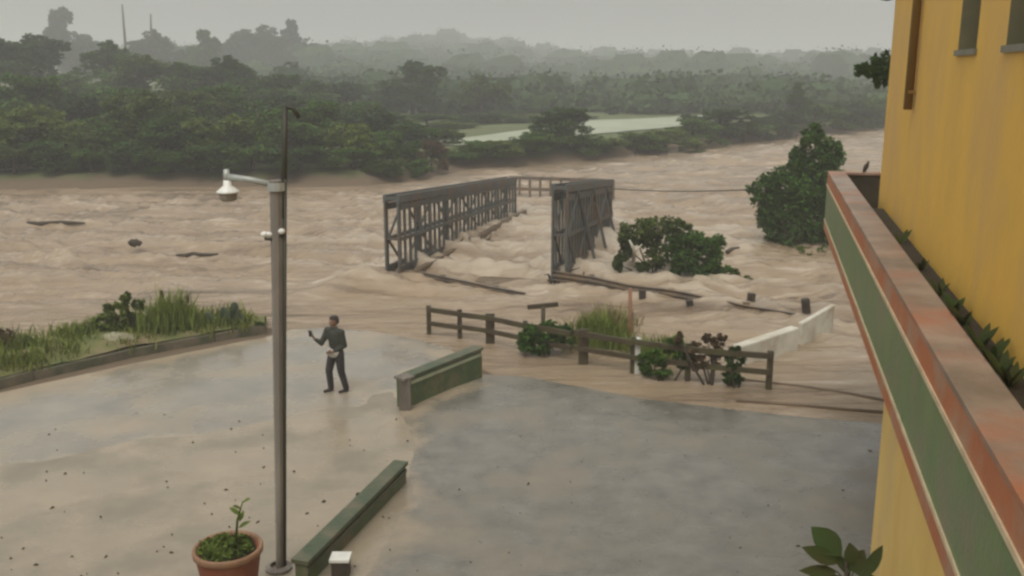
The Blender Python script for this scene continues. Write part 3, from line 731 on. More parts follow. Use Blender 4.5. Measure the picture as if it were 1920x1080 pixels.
# distant wood on the hills: one mass in the mist
pts, cores, cf = [], [], []
for k in range(4600):
    if k < 900: Yq = random.uniform(128, 230)
    else: Yq = 230 + 720 * random.random() ** .8
    Xq = random.uniform(-.45, .75) * Yq
    if Yq < 250 and Xq < -.24 * Yq: continue
    big = 1 + .8 * (Yq > 300)
    z = gz(Xq, Yq); hgt = (random.uniform(2, 5.0) if random.random() < .9 else random.uniform(5, 8)) * big
    if Yq < 230: hgt *= .75
    rx = hgt * random.uniform(.55, .9)
    pts.append(ell_points(60, (Xq, Yq, z + hgt * .5), (rx, rx, hgt * .5), .6))
    b = MB().ball((Xq, Yq, z + hgt * .42), (rx * .86, rx * .86, hgt * .46), 7, 5, .16)
    cf += [tuple(len(cores) + i for i in f) for f in b.f]; cores += b.v
pts = np.concatenate(pts)
lv = leaf_quads(pts, 1.0, slim=.9)
quad = [f for f in cf if len(f) == 4]
nb = len(cores)
quads = np.array(quad, dtype=np.int32)
me = np_mesh('distant_wood', np.concatenate([np.array(cores), lv]), np.concatenate([quads, np.arange(len(lv)).reshape(-1, 4) + nb]), False)
tag(link('distant_wood', me, M['leafD']), 'misty wooded hills beyond the river', None, None, 'stuff')

# slim bare poles rising out of the wood
for (px, y0, y1, Yd, lean, lab) in ((233, 8, 95, 230, -.5, 'taller bare pole rising from the misty left wood'), (281, 26, 90, 240, .2, 'shorter bare pole rising from the misty left wood')):
    a = R(px, y0, Yd); b = R(px + 3, y1, Yd); zb = gz(b.x, Yd)
    mb = MB().tube([(b.x, Yd, zb - .3), (b.x, Yd, b.z), (a.x + lean, Yd, a.z)], [.4, .34, .15], 8)
    solo('bare_pole', mb, M['bark'], lab, 'pole', (b.x, Yd, zb), None, True)

# ------------------------------------------------------------------ plants built where they stand
def blob_plant(name, label, cat, base, blobs, Yd, mk, leaf, per, stems=5, sub=14, group=None, stem_r=.035, slim=.55):
    """blobs in photo measures: (px, py, rx, ry[, dY])"""
    t = thing(name, label, cat, base, group)
    bl = []
    for b in blobs:
        dY = b[4] if len(b) > 4 else 0
        c = R(b[0], b[1], Yd + dY); s = (Yd + dY) / FPX
        bl.append((tuple(c), (b[2] * s, b[2] * s * .8, b[3] * s)))
    pts = crown_pts(bl, per, sub)
    pts = pts[pts[:, 2] > base[2] - .05] - np.array(base)[None]
    o = link('crown', leaf_mesh('crown', pts, leaf, slim=slim), M[mk], t)
    mb = MB()
    for c, r in bl[:max(1, stems)]:
        c = Vector(c); b0 = Vector(base) + Vector((random.uniform(-.1, .1), random.uniform(-.1, .1), -.3))
        m_ = (b0 * .5 + c * .5) + Vector((random.uniform(-.1, .1), 0, .1))
        mb.tube([b0, m_, c], [stem_r, stem_r * .7, stem_r * .25], 7)
    part('trunk', mb, M['bark'], t, True)
    return t
# tree standing in the flood by the building
Yt = P(1490, 462, WL).y
blob_plant('riverside_tree', 'dark green tree standing in the flood beside the parapet', 'tree', tuple(P(1490, 466, WL)),
           [(1530, 275, 34, 36), (1545, 320, 36, 34), (1510, 330, 30, 34), (1470, 345, 40, 30), (1435, 360, 30, 26), (1520, 375, 48, 34), (1470, 400, 46, 34), (1530, 415, 46, 36), (1440, 405, 24, 26), (1500, 440, 52, 26), (1560, 300, 20, 34), (1525, 250, 18, 16), (1560, 370, 26, 50), (1560, 430, 30, 30), (1505, 360, 40, 30), (1495, 300, 16, 22), (1540, 345, 36, 40), (1455, 430, 28, 22), (1545, 455, 40, 16), (1490, 385, 50, 40)],
           Yt, 'leafF', .17, 1500, 8, 34, None, .09)
Ys = P(1230, 520, WL).y
blob_plant('flooded_shrub', 'olive shrub arching over the flood right of the bridge', 'shrub', tuple(P(1222, 512, WL)),
           [(1228, 425, 42, 20), (1190, 435, 28, 22), (1170, 460, 18, 30), (1157, 495, 9, 20), (1270, 430, 30, 18), (1215, 450, 26, 14), (1232, 480, 22, 22), (1205, 500, 16, 8), (1280, 455, 24, 24)],
           Ys, 'leafE', .13, 900, 6, 24)
blob_plant('flooded_shrub', 'dense deep green shrub just right of the olive arching shrub', 'shrub', tuple(P(1310, 528, WL)),
           [(1300, 455, 34, 22), (1335, 460, 26, 22), (1290, 485, 32, 24), (1325, 490, 32, 24), (1310, 512, 34, 16), (1345, 510, 24, 16), (1270, 495, 16, 24), (1262, 462, 18, 22)],
           Ys - .4, 'leafF', .13, 1100, 6, 26)
mb = MB().tube([P(1251, 515, WL - .3), R(1252, 455, Ys - .6)], .045, 8)
solo('bare_stake', mb, M['conc'], 'thin pale stake standing between the two flooded shrubs', 'stake', tuple(P(1251, 515, WL)), None, True)
mb = MB().tube([P(1186, 500, WL - .2), R(1190, 470, Ys - .5), R(1180, 450, Ys - .5)], [.08, .06, .03], 8).tube([R(1190, 472, Ys - .5), R(1204, 458, Ys - .4)], [.05, .02], 7)
solo('bleached_branch', mb, M['whitewall'], 'pale forked branch inside the olive arching shrub', 'branch', tuple(P(1186, 500, WL)), None, True)
# drifting logs and clumps
def driftlog(px0, py0, px1, py1, r, label):
    a, b = P(px0, py0, WL + r * .4), P(px1, py1, WL + r * .4)
    pts = [a.lerp(b, t) + Vector((0, random.uniform(-.04, .04), .16 + random.uniform(-.04, .05))) for t in np.linspace(0, 1, 6)]
    mb = MB().tube(pts, [r * .6, r, r * 1.05, r * .95, r * .8, r * .4], 9)
    solo('drift_log', mb, M['bark'], label, 'log', tuple(a.lerp(b, .5)), None, True)
driftlog(1362, 478, 1412, 470, .13, 'dark log drifting right of the dense green shrub')
driftlog(243, 463, 266, 462, .16, 'short dark log drifting in the open river at left')
driftlog(52, 424, 160, 426, .10, 'long dark log awash in the river at far left')
driftlog(330, 486, 410, 484, .08, 'thin dark log awash left of the lamp post')
blob_plant('drowned_weed', 'low half-drowned weed beside the drifting log', 'weed', tuple(P(1390, 525, WL)), [(1375, 512, 16, 8), (1400, 520, 18, 7), (1350, 525, 18, 6)], P(1390, 525, WL).y, 'leafE', .12, 160, 2, 8)
blob_plant('drowned_weed', 'low green weed in the shallows below the riverside tree', 'weed', tuple(P(1530, 480, WL)), [(1520, 470, 26, 10), (1555, 478, 24, 10), (1480, 480, 16, 6)], P(1530, 480, WL).y, 'leafC', .12, 200, 2, 8)

# ------------------------------------------------------------------ wrecked truss bridge
Lb, LbR = 15.2, 9.0
nL, nR = P(727, 522, WL), P(1036, 527, WL)
bdir = (R(958, 400, 48) - R(730, 520, nL.y)); bdir = Vector((bdir.x, bdir.y, 0)).normalized()
bside = Vector((bdir.y, -bdir.x, 0))
bridge = thing('truss_bridge', 'half-sunken grey steel truss bridge swept by brown flood water', 'bridge', tuple((nL + nR) / 2))
def truss(n0, z0a, z0b, z1a, z1b, L, dense):
    """near foot n0; bottom and top chord heights at near (a) and far (b) end"""
    def pt(s, f, off): 
        t = s / L
        zb, zt = z0a + (z0b - z0a) * t, z1a + (z1b - z1a) * t
        return Vector((n0.x, n0.y, 0)) + bdir * s + bside * off + Vector((0, 0, zb + (zt - zb) * f))
    ch = MB()
    for off in (0, .48):
        ch.bar(pt(-.06, 1, off), pt(L + .06, 1, off), .14, .26)
        ch.bar(pt(-.06, .0, off), pt(L + .06, .0, off), .14, .26)
        ch.bar(pt(0, .5, off), pt(L, .5, off), .11, .12)
        ch.bar(pt(0, .90, off), pt(L, .90, off), .07, .22)
        ch.bar(pt(0, .07, off), pt(L, .07, off), .07, .30)
        ch.bar(pt(0, .14, off), pt(L, .14, off), .10, .14)
    tr = part('truss', ch, M['steel'], bridge)
    n = int(L / .5)
    for off in (0, .48):
        for i in range(n + 1):
            s = L * i / n
            if not off and i % 6 and not dense and (i % 3 or s < L * .4): continue
            wd = .12 if i % 6 else .22
            part('vertical_strut', MB().bar(pt(s, 0.02, off), pt(s, .985, off), .07, wd, bdir), M['steel'], tr)
        for i in range(0, n - 2, 3) if (dense or not off) else ():
            s0, s1 = L * i / n, L * (i + 3) / n
            if i % 6: s0, s1 = s1, s0
            part('diagonal_brace', MB().bar(pt(s0, .5, off + .055), pt(s1, .96, off + .055), .06, .08), M['steel'], tr)
            part('diagonal_brace', MB().bar(pt(s0, .5, off + .055), pt(s1, .04, off + .055), .06, .08), M['steel'], tr)
    for i in range(0, n + 1, 6):
        s = L * i / n
        part('cross_tie', MB().bar(pt(s, 1.0, -.05), pt(s, 1.0, .53), .12, .10), M['steel'], tr)
        part('cross_tie', MB().bar(pt(s, .5, -.05), pt(s, .5, .53), .08, .08), M['steel'], tr)
    return pt
ptL = truss(nL, -.10, -.25, R(725, 372, nL.y).z, R(956, 336, nL.y + bdir.y * Lb).z, Lb, False)
ptR = truss(nR, -.10, -.45, R(1035, 352, nR.y).z, R(1133, 341, nR.y + bdir.y * LbR).z, LbR, True)
dk = MB()
for i in range(24):
    s0, s1 = Lb * i / 24 + .03, Lb * (i + 1) / 24 - .03
    za = -.22 - .35 * (i / 24)
    a = Vector((nL.x, nL.y, 0)) + bdir * ((s0 + s1) / 2) + bside * 2.6
    m3 = Matrix((bside, bdir, Vector((0, 0, 1)))).transposed()
    dk.box((a.x, a.y, za + random.uniform(-.03, .03)), (4.1, s1 - s0, .08), m3)
deck = part('deck', dk, M['deck'], bridge)
kb = MB()
kb.bar(ptL(.2, 0, .95) + Vector((0, 0, .10)), ptL(Lb, 0, .95) + Vector((0, 0, .30)), .22, .42)
part('kerb_beam', kb, M['deck'], deck)
for s in np.linspace(1, Lb - 1, 6):
    part('transom', MB().bar(ptL(s, 0, -.3) - Vector((0, 0, .2)), ptL(s, 0, 5.6) - Vector((0, 0, .25)), .16, .3), M['steel'], deck)
for s in (2.5, 5, 7.5):          # outside rakers
    part('raker', MB().bar(ptR(s, .75, .52), ptR(s, .0, 1.1), .10, .10), M['steel'], bridge)

def snag(base, label, n, spread, hgt):
    t = thing('snagged_branches', label, 'branches', tuple(base))
    for k in range(n):
        a = Vector(base) + Vector((random.uniform(-spread, spread), random.uniform(-.3, .3), -.15))
        b = a + Vector((random.uniform(-1.0, 1.0), random.uniform(-.4, .4), random.uniform(.15, hgt)))
        m_ = a.lerp(b, .5) + Vector((random.uniform(-.1, .1), 0, random.uniform(0, .15)))
        part('branch', MB().tube([a, m_, b], [.05, .035, .012], 6), M['bark'], t, True)
snag(nL + bdir * 1.2 + Vector((.5, -.3, .1)), 'brown branches snagged at the near foot of the left truss', 9, .9, .6)
snag(nL + bdir * 6.5 + bside * .9 + Vector((0, 0, .25)), 'brown branches snagged midway along the left truss', 8, .8, .5)
snag(nR + bdir * .5 + Vector((.3, -.3, .1)), 'brown branches snagged at the near foot of the right truss', 8, .7, .5)
# railing at the far abutment
A0, A1 = P(955, 352, .2), P(1150, 356, .2)
far_rail = thing('far_railing', 'brown low railing at the far bridge abutment', 'railing', (A0.x, A0.y + 6, WL))
def rline(t, z): return Vector((A0.x + (A1.x - A0.x) * t, A0.y + (A1.y - A0.y) * t, z))
part('rail', MB().bar(rline(0, .80), rline(1, .72), .12, .20), M['galv'], far_rail)
part('rail', MB().bar(rline(0, .15), rline(1, .10), .12, .18), M['galv'], far_rail)
for k in range(11): part('post', MB().bar(rline(k / 10, -.8), rline(k / 10, .78), .14, .14), M['galv'], far_rail)
# rail on the far left bank
a, b = P(-160, 318, 1.0), P(150, 303, 1.4)
fr = thing('bank_guardrail', 'long pale guardrail on the far bank at left', 'guardrail', (a.x, a.y, gz(a.x, a.y)))
a, b = R(-160, 333, 61.5), R(146, 302, 63.0)
part('rail', MB().bar(a, b, .10, .36), M['lampmetal'], fr)
for k in range(8):
    q = a.lerp(b, (k + .5) / 8); part('post', MB().bar(Vector((q.x, q.y + .12, gz(q.x, q.y + .12) - .3)), Vector((q.x, q.y + .12, q.z + .1)), .12, .12), M['galv'], fr)

# cable stretched low over the river on the right
def sag(a, b, s, n=14):
    return [a.lerp(b, t) - Vector((0, 0, s * 4 * t * (1 - t))) for t in np.linspace(0, 1, n)]
a, b = R(1136, 353, 50), R(1412, 355, 43)
mb = MB().tube(sag(a, b, .12), .03, 6)
cb = solo('sagging_cable', mb, M['darkmetal'], 'dark cable stretched low over the river from right truss to tree', 'cable', tuple(a), None, True)

# ------------------------------------------------------------------ guardrails of the drowned approach
def guardrail(label, pts, top, posts, thick=.32):
    base = Vector((pts[0].x, pts[0].y, WL))
    g_ = thing('guardrail', label, 'guardrail', tuple(base))
    prof = [(0, 0), (.05, .12), (.0, .25), (.0, .35), (.05, .5), (.05, .65), (0, .78), (.0, .88), (.05, 1.0), (0, 1.05)]
    mb = MB(); vs = []; fs = []; n = len(prof)
    for i, p in enumerate(pts):
        t = (pts[min(i + 1, len(pts) - 1)] - pts[max(i - 1, 0)]); t.z = 0; t.normalize(); nn = Vector((t.y, -t.x, 0))
        for (o, f) in prof: vs.append(Vector((p.x, p.y, top[i] - thick + thick * f)) + nn * o * 1.6)
        for (o, f) in prof: vs.append(Vector((p.x, p.y, top[i] - thick + thick * f)) + nn * (o * 1.6 - .03))
    for i in range(len(pts) - 1):
        for k in range(n - 1):
            b0, b1 = i * 2 * n, (i + 1) * 2 * n
            fs.append((b0 + k, b1 + k, b1 + k + 1, b0 + k + 1)); fs.append((b0 + n + k, b0 + n + k + 1, b1 + n + k + 1, b1 + n + k))
        fs.append((i * 2 * n + n - 1, (i + 1) * 2 * n + n - 1, (i + 1) * 2 * n + 2 * n - 1, i * 2 * n + 2 * n - 1))
    mb.add(vs, fs)
    part('rail', mb, M['galv'], g_)
    for q, zt in posts:
        part('post', MB().box((q.x, q.y + .12, (zt - .9) / 2), (.16, .18, zt + .9)), M['galv'], g_)
    return g_
def wpts(lst): return [P(x, y, WL) for x, y in lst]
gp = wpts([(1036, 527), (1110, 537), (1180, 551), (1260, 563), (1330, 573), (1400, 586), (1480, 598), (1560, 607), (1630, 614)])
guardrail('buckled muddy guardrail running right from the right truss', gp, [.26, .24, .20, .24, .16, .12, .10, .04, -.02], [(gp[1], .28), (gp[3], .26), (gp[5], .2)], .34)
gp = wpts([(775, 520), (830, 530), (880, 540), (930, 548), (985, 556)])
guardrail('thin guardrail edge awash in front of the left truss', gp, [.16, .12, .12, .07, .03], [(gp[1], .15), (gp[3], .1)], .24)
for px, py, zz, lab in ((1203, 566, .33, 'leftmost dark block on the buckled guardrail'), (1297, 578, .22, 'second dark block from the left on the buckled guardrail'),
                        (1405, 578, .42, 'small dark block behind the buckled guardrail, left of the white barrier'), (1514, 594, .5, 'dark block showing just above the white barrier')):
    p = P(px, py, WL)
    mb = MB().box((p.x, p.y, (zz - 1.0) / 2), (.20, .22, zz + .9), Matrix.Rotation(random.uniform(-.25, .25), 3, 'Y'))
    solo('post_block', mb, M['rubber'], lab, 'block', (p.x, p.y, WL))

# ------------------------------------------------------------------ timber fence at the edge of the yard
def fence(label, pts, top, low, postidx, thickpost=None):
    f_ = thing('timber_fence', label, 'fence', (pts[0].x, pts[0].y, WL))
    for zz, h in ((top, .13), (low, .12)):
        for i in range(len(pts) - 1):
            a, b = pts[i], pts[i + 1]
            part('rail', MB().bar(Vector((a.x, a.y, zz + random.uniform(-.02, .02))), Vector((b.x, b.y, zz + random.uniform(-.02, .02))), .07, h), M['wood'], f_)
    for i in postidx:
        p = pts[i]; w_ = .24 if thickpost == i else .12
        part('post', MB().box((p.x + .0, p.y + .10, (top + .10 - 1.0) / 2), (w_, .12, top + .10 + 1.0)), M['wood'], f_)
    return f_
fence('brown timber fence section leaning left of the dark bush', [P(804, 628, WL), P(862, 636, WL), P(919, 645, WL), P(985, 660, WL), P(1070, 678, WL)], .60, .24, (0, 1, 2, 3), 2)
fence('brown timber fence section between dark bush and white barrier', [P(1076, 682, WL), P(1094, 686, WL), P(1187, 702, WL), P(1290, 716, WL), P(1370, 724, WL), P(1443, 732, WL)], .70, .32, (1, 2, 3, 4, 5), 1)

p = P(1183, 644, WL)
mb = MB().tube([(p.x, p.y, -.8), (p.x - .06, p.y, R(1176, 540, p.y).z)], .05, 8)
solo('rusty_post', mb, M['red'], 'thin rusty red post leaning beside the timber fence', 'post', tuple(p), None, True)
p = P(1194, 700, WL)
mb = MB().box((p.x, p.y, .1), (.13, .13, 1.3)).lathe([(.001, .80), (.05, .79), (.09, .75)], (p.x, p.y, 0), 4)
solo('white_post', mb, M['whitepaint'], 'short white post in front of the timber fence', 'post', tuple(p))
p = P(1018, 640, WL)
tz = R(1018, 574, p.y).z
ts = thing('broken_sign_frame', 'brown broken T-shaped sign frame behind the dark fence bush', 'sign frame', tuple(p))
part('stem', MB().tube([(p.x, p.y, -.8), (p.x, p.y, tz)], .06, 8), M['wood'], ts, True)
part('crossbar', MB().bar((p.x - .42, p.y, tz - .03), (p.x + .40, p.y, tz + .05), .08, .12), M['wood'], ts)

# bushes tangled in the fence
blob_plant('fence_bush', 'dark rounded bush grown through the fence gap', 'bush', tuple(P(1022, 665, WL)), [(1030, 625, 34, 24), (1000, 632, 24, 22), (1055, 630, 22, 22), (1020, 648, 40, 14), (985, 645, 14, 14)], P(1022, 665, WL).y, 'leafF', .11, 700, 3, 16)
blob_plant('fence_bush', 'dark low bush behind the fence right of the white post', 'bush', tuple(P(1250, 716, WL)), [(1225, 668, 24, 18), (1262, 655, 24, 24), (1285, 672, 24, 20), (1240, 690, 30, 14), (1210, 690, 14, 14)], P(1250, 716, WL).y + .3, 'leafA', .11, 560, 3, 14)
blob_plant('fence_bush', 'brown-headed dark shrub against the fence left of the white barrier', 'bush', tuple(P(1330, 722, WL)), [(1272, 632, 8, 14), (1310, 660, 24, 18), (1345, 655, 18, 18), (1322, 680, 30, 16), (1325, 633, 8, 8), (1353, 634, 9, 8), (1340, 640, 7, 8)], P(1330, 722, WL).y + .25, 'brownleaf', .09, 360, 7, 12)
blob_plant('fence_bush', 'small dark pointed shrub at the foot of the white barrier', 'bush', tuple(P(1385, 728, WL)), [(1378, 658, 10, 12), (1380, 680, 18, 18), (1370, 705, 24, 16)], P(1385, 728, WL).y + .2, 'leafB', .10, 420, 3, 12)
def blades(name, label, cat, base, spots, mk, n, hgt, spread, lean=.35, width=.03, group=None, kind=None):
    base = Vector(base); V, F = [], []
    for (p, k) in spots:
        for _ in range(n):
            x, y = RNG.normal(0, spread, 2); h = hgt * k * RNG.uniform(.5, 1.1); a = RNG.uniform(0, 6.28)
            r0 = Vector((p.x + x, p.y + y, p.z - .05)) - base
            dx, dy = math.cos(a) * lean * h * RNG.uniform(.2, 1.3), math.sin(a) * lean * h * RNG.uniform(.2, 1.3)
            sx, sy = -math.sin(a) * width, math.cos(a) * width
            if abs(sx) < width * .5: sx = width * .7
            q = [r0, r0 + Vector((dx * .35, dy * .35, h * .62)), r0 + Vector((dx, dy, h))]
            b = len(V)
            V += [tuple(q[0] - Vector((sx, sy, 0))), tuple(q[0] + Vector((sx, sy, 0))), tuple(q[1] + Vector((sx, sy, 0)) * .8), tuple(q[1] - Vector((sx, sy, 0)) * .8), tuple(q[2] + Vector((sx, sy, 0)) * .1), tuple(q[2] - Vector((sx, sy, 0)) * .1)]
            F += [(b, b + 1, b + 2, b + 3), (b + 3, b + 2, b + 4, b + 5)]
    me = np_mesh(name, V, F, False)
    o = link(name, me, M[mk], None, base); ORG[o.name] = base
    return tag(o, label, cat, group, kind)
sp = lambda lst: [(P(x, y, WL), k) for x, y, k in lst]
blades('reed_clump', 'yellow-green reed clump between fence bush and rusty post', 'reeds', P(1110, 655, WL), sp([(1085, 650, 1), (1105, 648, 1.1), (1125, 652, 1.2), (1145, 650, 1), (1160, 655, .8)]), 'leafbright', 120, .85, .20, .4, .022)
blades('reed_clump', 'straw-coloured reed clump behind the rusty post', 'reeds', P(1150, 625, WL), sp([(1130, 620, 1), (1148, 619, 1), (1165, 618, .9), (1112, 621, .7)]), 'strawgrass', 90, .75, .25, .5, .02)
blades('reed_clump', 'yellow-green reed clump right of the rusty post', 'reeds', P(1235, 680, WL), sp([(1215, 672, .9), (1240, 675, 1), (1255, 668, .8)]), 'leafbright', 100, .7, .2, .4, .022)

# ------------------------------------------------------------------ white broken barrier
def barrier(name, a, b, ha, hb, th, label):
    d = (b - a); d.z = 0; d.normalize(); nn = Vector((-d.y, d.x, 0)) * th
    c0, c1 = Vector((a.x, a.y, -.9)), Vector((b.x, b.y, -.9))
    vs = [c0, c1, c1 + nn * 1.3, c0 + nn * 1.3, Vector((a.x, a.y, ha)), Vector((b.x, b.y, hb)), Vector((b.x, b.y, hb)) + nn, Vector((a.x, a.y, ha)) + nn]
    mb = MB().add(vs, [(0, 1, 5, 4), (1, 2, 6, 5), (2, 3, 7, 6), (3, 0, 4, 7), (4, 5, 6, 7)])
    o = solo(name, mb, M['whitewall'], label, 'barrier', (a.x, a.y, WL))
    bv = o.modifiers.new('b', 'BEVEL'); bv.width = .035; bv.segments = 2
    return o
a, b = P(1388, 690, WL), P(1496, 662, WL)
barrier('concrete_barrier', a, b, R(1386, 650, a.y).z, R(1496, 614, b.y).z, .28, 'thick white concrete barrier block behind the fence end')
a2, b2 = P(1502, 655, WL), P(1562, 628, WL)
barrier('concrete_barrier', a2, b2, R(1500, 606, a2.y).z, R(1558, 571, b2.y).z, .14, 'thin tilted white barrier panel reaching towards the parapet')

# two cables lying over the muddy water
for (l_, lab) in (([(1380, 712), (1500, 724), (1590, 738), (1700, 758), (1800, 770)], 'upper of two dark cables lying across the muddy shallows'), ([(1380, 752), (1500, 760), (1590, 768), (1700, 776), (1800, 782)], 'lower of two dark cables lying across the muddy shallows')):
    pts = [P(x, y, WL + .015) for x, y in l_]
    solo('fallen_cable', MB().tube(pts, .045, 7), M['deck'], lab, 'cable', tuple(pts[0]), None, True)

# ------------------------------------------------------------------ left bank: kerb, rock and plants
kb = thing('green_kerb', 'low dark green kerb wall between road and left bank', 'kerb', tuple(KERB[1]))
for a, b in zip(KERB[:-1], KERB[1:]):
    d = (b - a).normalized()
    L_ = (b - a).length; nk = max(1, int(L_ / 1.4))
    for k in range(nk):
        q0, q1 = a + d * (L_ * k / nk + .012), a + d * (L_ * (k + 1) / nk - .012); zz = random.uniform(.02, .05)
        part('kerb_stone', MB().bar(q0 + Vector((0, 0, zz)), q1 + Vector((0, 0, zz + random.uniform(-.015, .015))), .20, .30), M['kerbmud'], kb)
rk = P(222, 655, 0)
mb = MB().ball((rk.x, rk.y, .18), (.55, .35, .26), 14, 9, .10)
solo('pale_boulder', mb, M['rock'], 'pale mossy boulder on the left bank beside the kerb', 'boulder', (rk.x, rk.y, 0), None, True)
Yl = P(205, 640, 0).y
blob_plant('bank_shrub', 'leafy dark green shrub on the left bank behind the boulder', 'shrub', tuple(P(205, 638, .05)), [(200, 605, 26, 22), (222, 590, 20, 20), (180, 622, 18, 14), (232, 565, 10, 14), (215, 620, 26, 14), (205, 578, 10, 10)], Yl, 'leafC', .13, 420, 4, 12, None, .025)
blob_plant('bank_shrub', 'dry brown-topped shrub right of the leafy dark green shrub', 'shrub', tuple(P(258, 636, .05)), [(248, 585, 12, 22), (262, 572, 10, 14), (258, 612, 18, 16), (240, 556, 6, 8)], Yl + .3, 'leafE', .10, 260, 4, 12, None, .02)
blob_plant('bank_shrub', 'rusty brown bush at the left picture edge on the bank', 'shrub', tuple(P(5, 668, .05)), [(8, 640, 20, 20), (-15, 625, 20, 24), (0, 660, 26, 12)], P(5, 668, 0).y, 'brownleaf', .11, 380, 3, 12, None, .025)
blades('grass_tuft', 'bright yellow-green tall grass tuft in the middle of the left bank', 'grass', P(320, 632, .05), [(P(x, y, .1), k) for x, y, k in ((300, 632, 1), (318, 630, 1.2), (338, 628, 1.1), (282, 634, .8), (355, 626, .8))], 'leafbright', 110, 1.15, .14, .3, .024)
tz_ = thing('seed_grass', 'thin seed-headed grass stalks above the bright grass tuft', 'grass', tuple(P(325, 628, .05)))
for x, yb, x1, y1 in ((300, 630, 303, 552), (322, 630, 338, 566), (335, 628, 352, 560), (312, 630, 318, 575)):
    a = P(x, yb, .05); b = R(x1, y1, a.y)
    part('stalk', MB().tube([a, a.lerp(b, .5) + Vector((-.03, 0, .05)), b], [.012, .01, .006], 6), M['strawgrass'], tz_, True)
    part('seed_head', MB().ball(b, (.05, .04, .13), 8, 6, .15), M['brownleaf'], tz_, True)
def pads(label, base, lst):
    t = thing('prickly_pear', label, 'cactus', tuple(base))
    for (px, py, rx, ry, tilt) in lst:
        c = R(px, py, base.y + random.uniform(-.1, .1)); s = base.y / FPX
        mb = MB().ball((0, 0, 0), (rx * s, .05, ry * s), 12, 8)
        m3 = Matrix.Rotation(tilt, 3, 'Y') @ Matrix.Rotation(random.uniform(-.5, .5), 3, 'Z')
        mb.v = [tuple(m3 @ Vector(v) + c) for v in mb.v]
        part('pad', mb, M['cactus'], t, True)
    return t
blob_plant('bank_shrub', 'low yellow-green shrub between boulder and bright grass tuft', 'shrub', tuple(P(275, 642, .05)), [(275, 622, 22, 14), (295, 612, 16, 14), (255, 630, 18, 10)], P(275, 642, 0).y, 'leafC', .10, 300, 3, 12, None, .02)
blob_plant('bank_shrub', 'low green shrub between bright grass tuft and prickly pear', 'shrub', tuple(P(352, 634, .05)), [(350, 618, 18, 14), (370, 622, 16, 10), (335, 610, 10, 12)], P(352, 634, 0).y, 'leafA', .10, 300, 3, 12, None, .02)
pads('dark prickly pear pad pair left of the forked cactus', P(392, 626, .05), [(374, 616, 10, 15, -.2), (396, 606, 12, 24, -.35), (388, 622, 10, 12, .2)])
pads('tall dark forked prickly pear on the left bank near the lamp post', P(432, 622, .05), [(424, 598, 13, 25, -.2), (440, 592, 13, 28, .1), (438, 577, 7, 12, .1), (446, 606, 14, 20, .2), (428, 614, 14, 14, 0)])
blob_plant('bank_shrub', 'small reddish shrub at the end of the left bank by the lamp post', 'shrub', tuple(P(478, 622, .05)), [(472, 612, 14, 10), (490, 608, 10, 6), (458, 616, 10, 8)], P(478, 622, 0).y, 'leafE', .09, 240, 3, 10, None, .02)
spots = []
for k in range(170):
    t = random.uniform(0, 5.6); i = int(t); f = t - i; s = random.uniform(.05, .85)
    q = KERB[i].lerp(KERB[i + 1], f).lerp(BANKTOP[i].lerp(BANKTOP[i + 1], f), s); spots.append((Vector((q.x, q.y, max(.02, gz(q.x, q.y)) + .15)), random.uniform(.5, 1.2)))
blades('bank_grass', 'short rank grass along the left bank', None, spots[0][0], spots, 'verge', 54, .46, .22, .6, .016, None, 'stuff')

# ------------------------------------------------------------------ green boundary walls
def lowwall(label, a, b, h, th, mats, endmat):
    w_ = thing('boundary_wall', label, 'wall', (a.x, a.y, 0))
    d = (b - a).normalized(); nn = Vector((d.y, -d.x, 0))
    up = Vector((0, 0, 1))
    part('body', MB().bar(a + up * (h / 2 - .1), b + up * (h / 2 - .1), th, h + .2), mats[0], w_)
    part('cap', MB().bar(a - d * .03 + up * (h + .03), b + d * .03 + up * (h + .03), th + .08, .06), mats[1], w_)
    part('trim', MB().bar(a + nn * (th / 2 + .012) + up * (h - .10), b + nn * (th / 2 + .012) + up * (h - .10), .024, .07), mats[2], w_)
    part('end_face', MB().bar(b + up * (h / 2 - .12), b + d * .03 + up * (h / 2 - .12), th - .01, h + .1), endmat, w_)
    return w_
a, b = P(566, 1098, 0), P(752, 905, 0)
lowwall('green boundary wall from the lamp post foot along the yard', a, b, .34, .18, (M['greenwall'], M['greendark'], M['greendark']), M['brick'])
a, b = P(752, 764, 0), P(896, 702, 0)
lowwall('green boundary wall with pale trim ending beside the timber fence', a, b, .62, .22, (M['greenwall'], M['greendark'], M['paleline']), M['brick'])
p = P(775, 762, 0)
mb = MB().box((p.x - .15, p.y - .15, .32), (.24, .24, .72)).lathe([(.22, .68), (.22, .73), (.02, .80)], (p.x - .15, p.y - .15, 0), 4)
solo('gate_pier', mb, M['conc'], 'tan concrete pier at the near end of the trimmed green wall', 'pier', (p.x, p.y, 0))

# ------------------------------------------------------------------ street lamp
base = P(523, 1068, 0)
def LP(px, py): return R(px, py, base.y + .0)
lamp = thing('street_lamp', 'leaning concrete lamp post with white lamp arm pointing left', 'street lamp', tuple(base))
mb = MB(); a, b = base - Vector((0, 0, .3)), LP(519, 338)
pts = [a.lerp(b, t) for t in np.linspace(0, 1, 9)]
d = (b - a).normalized()
vs, fs = [], []
for i, q in enumerate(pts):
    w_ = .055 + .04 * (i / 8) ** 1.6
    for k in range(8):
        an = math.pi / 8 + k * math.pi / 4; vs.append(q + Vector((math.cos(an) * w_, math.sin(an) * w_, 0)))
for i in range(8):
    for k in range(8): fs.append((i * 8 + k, i * 8 + (k + 1) % 8, (i + 1) * 8 + (k + 1) % 8, (i + 1) * 8 + k))
fs.append(tuple(64 + k for k in range(8)))
mb.add(vs, fs)
part('pole', mb, M['conc'], lamp)
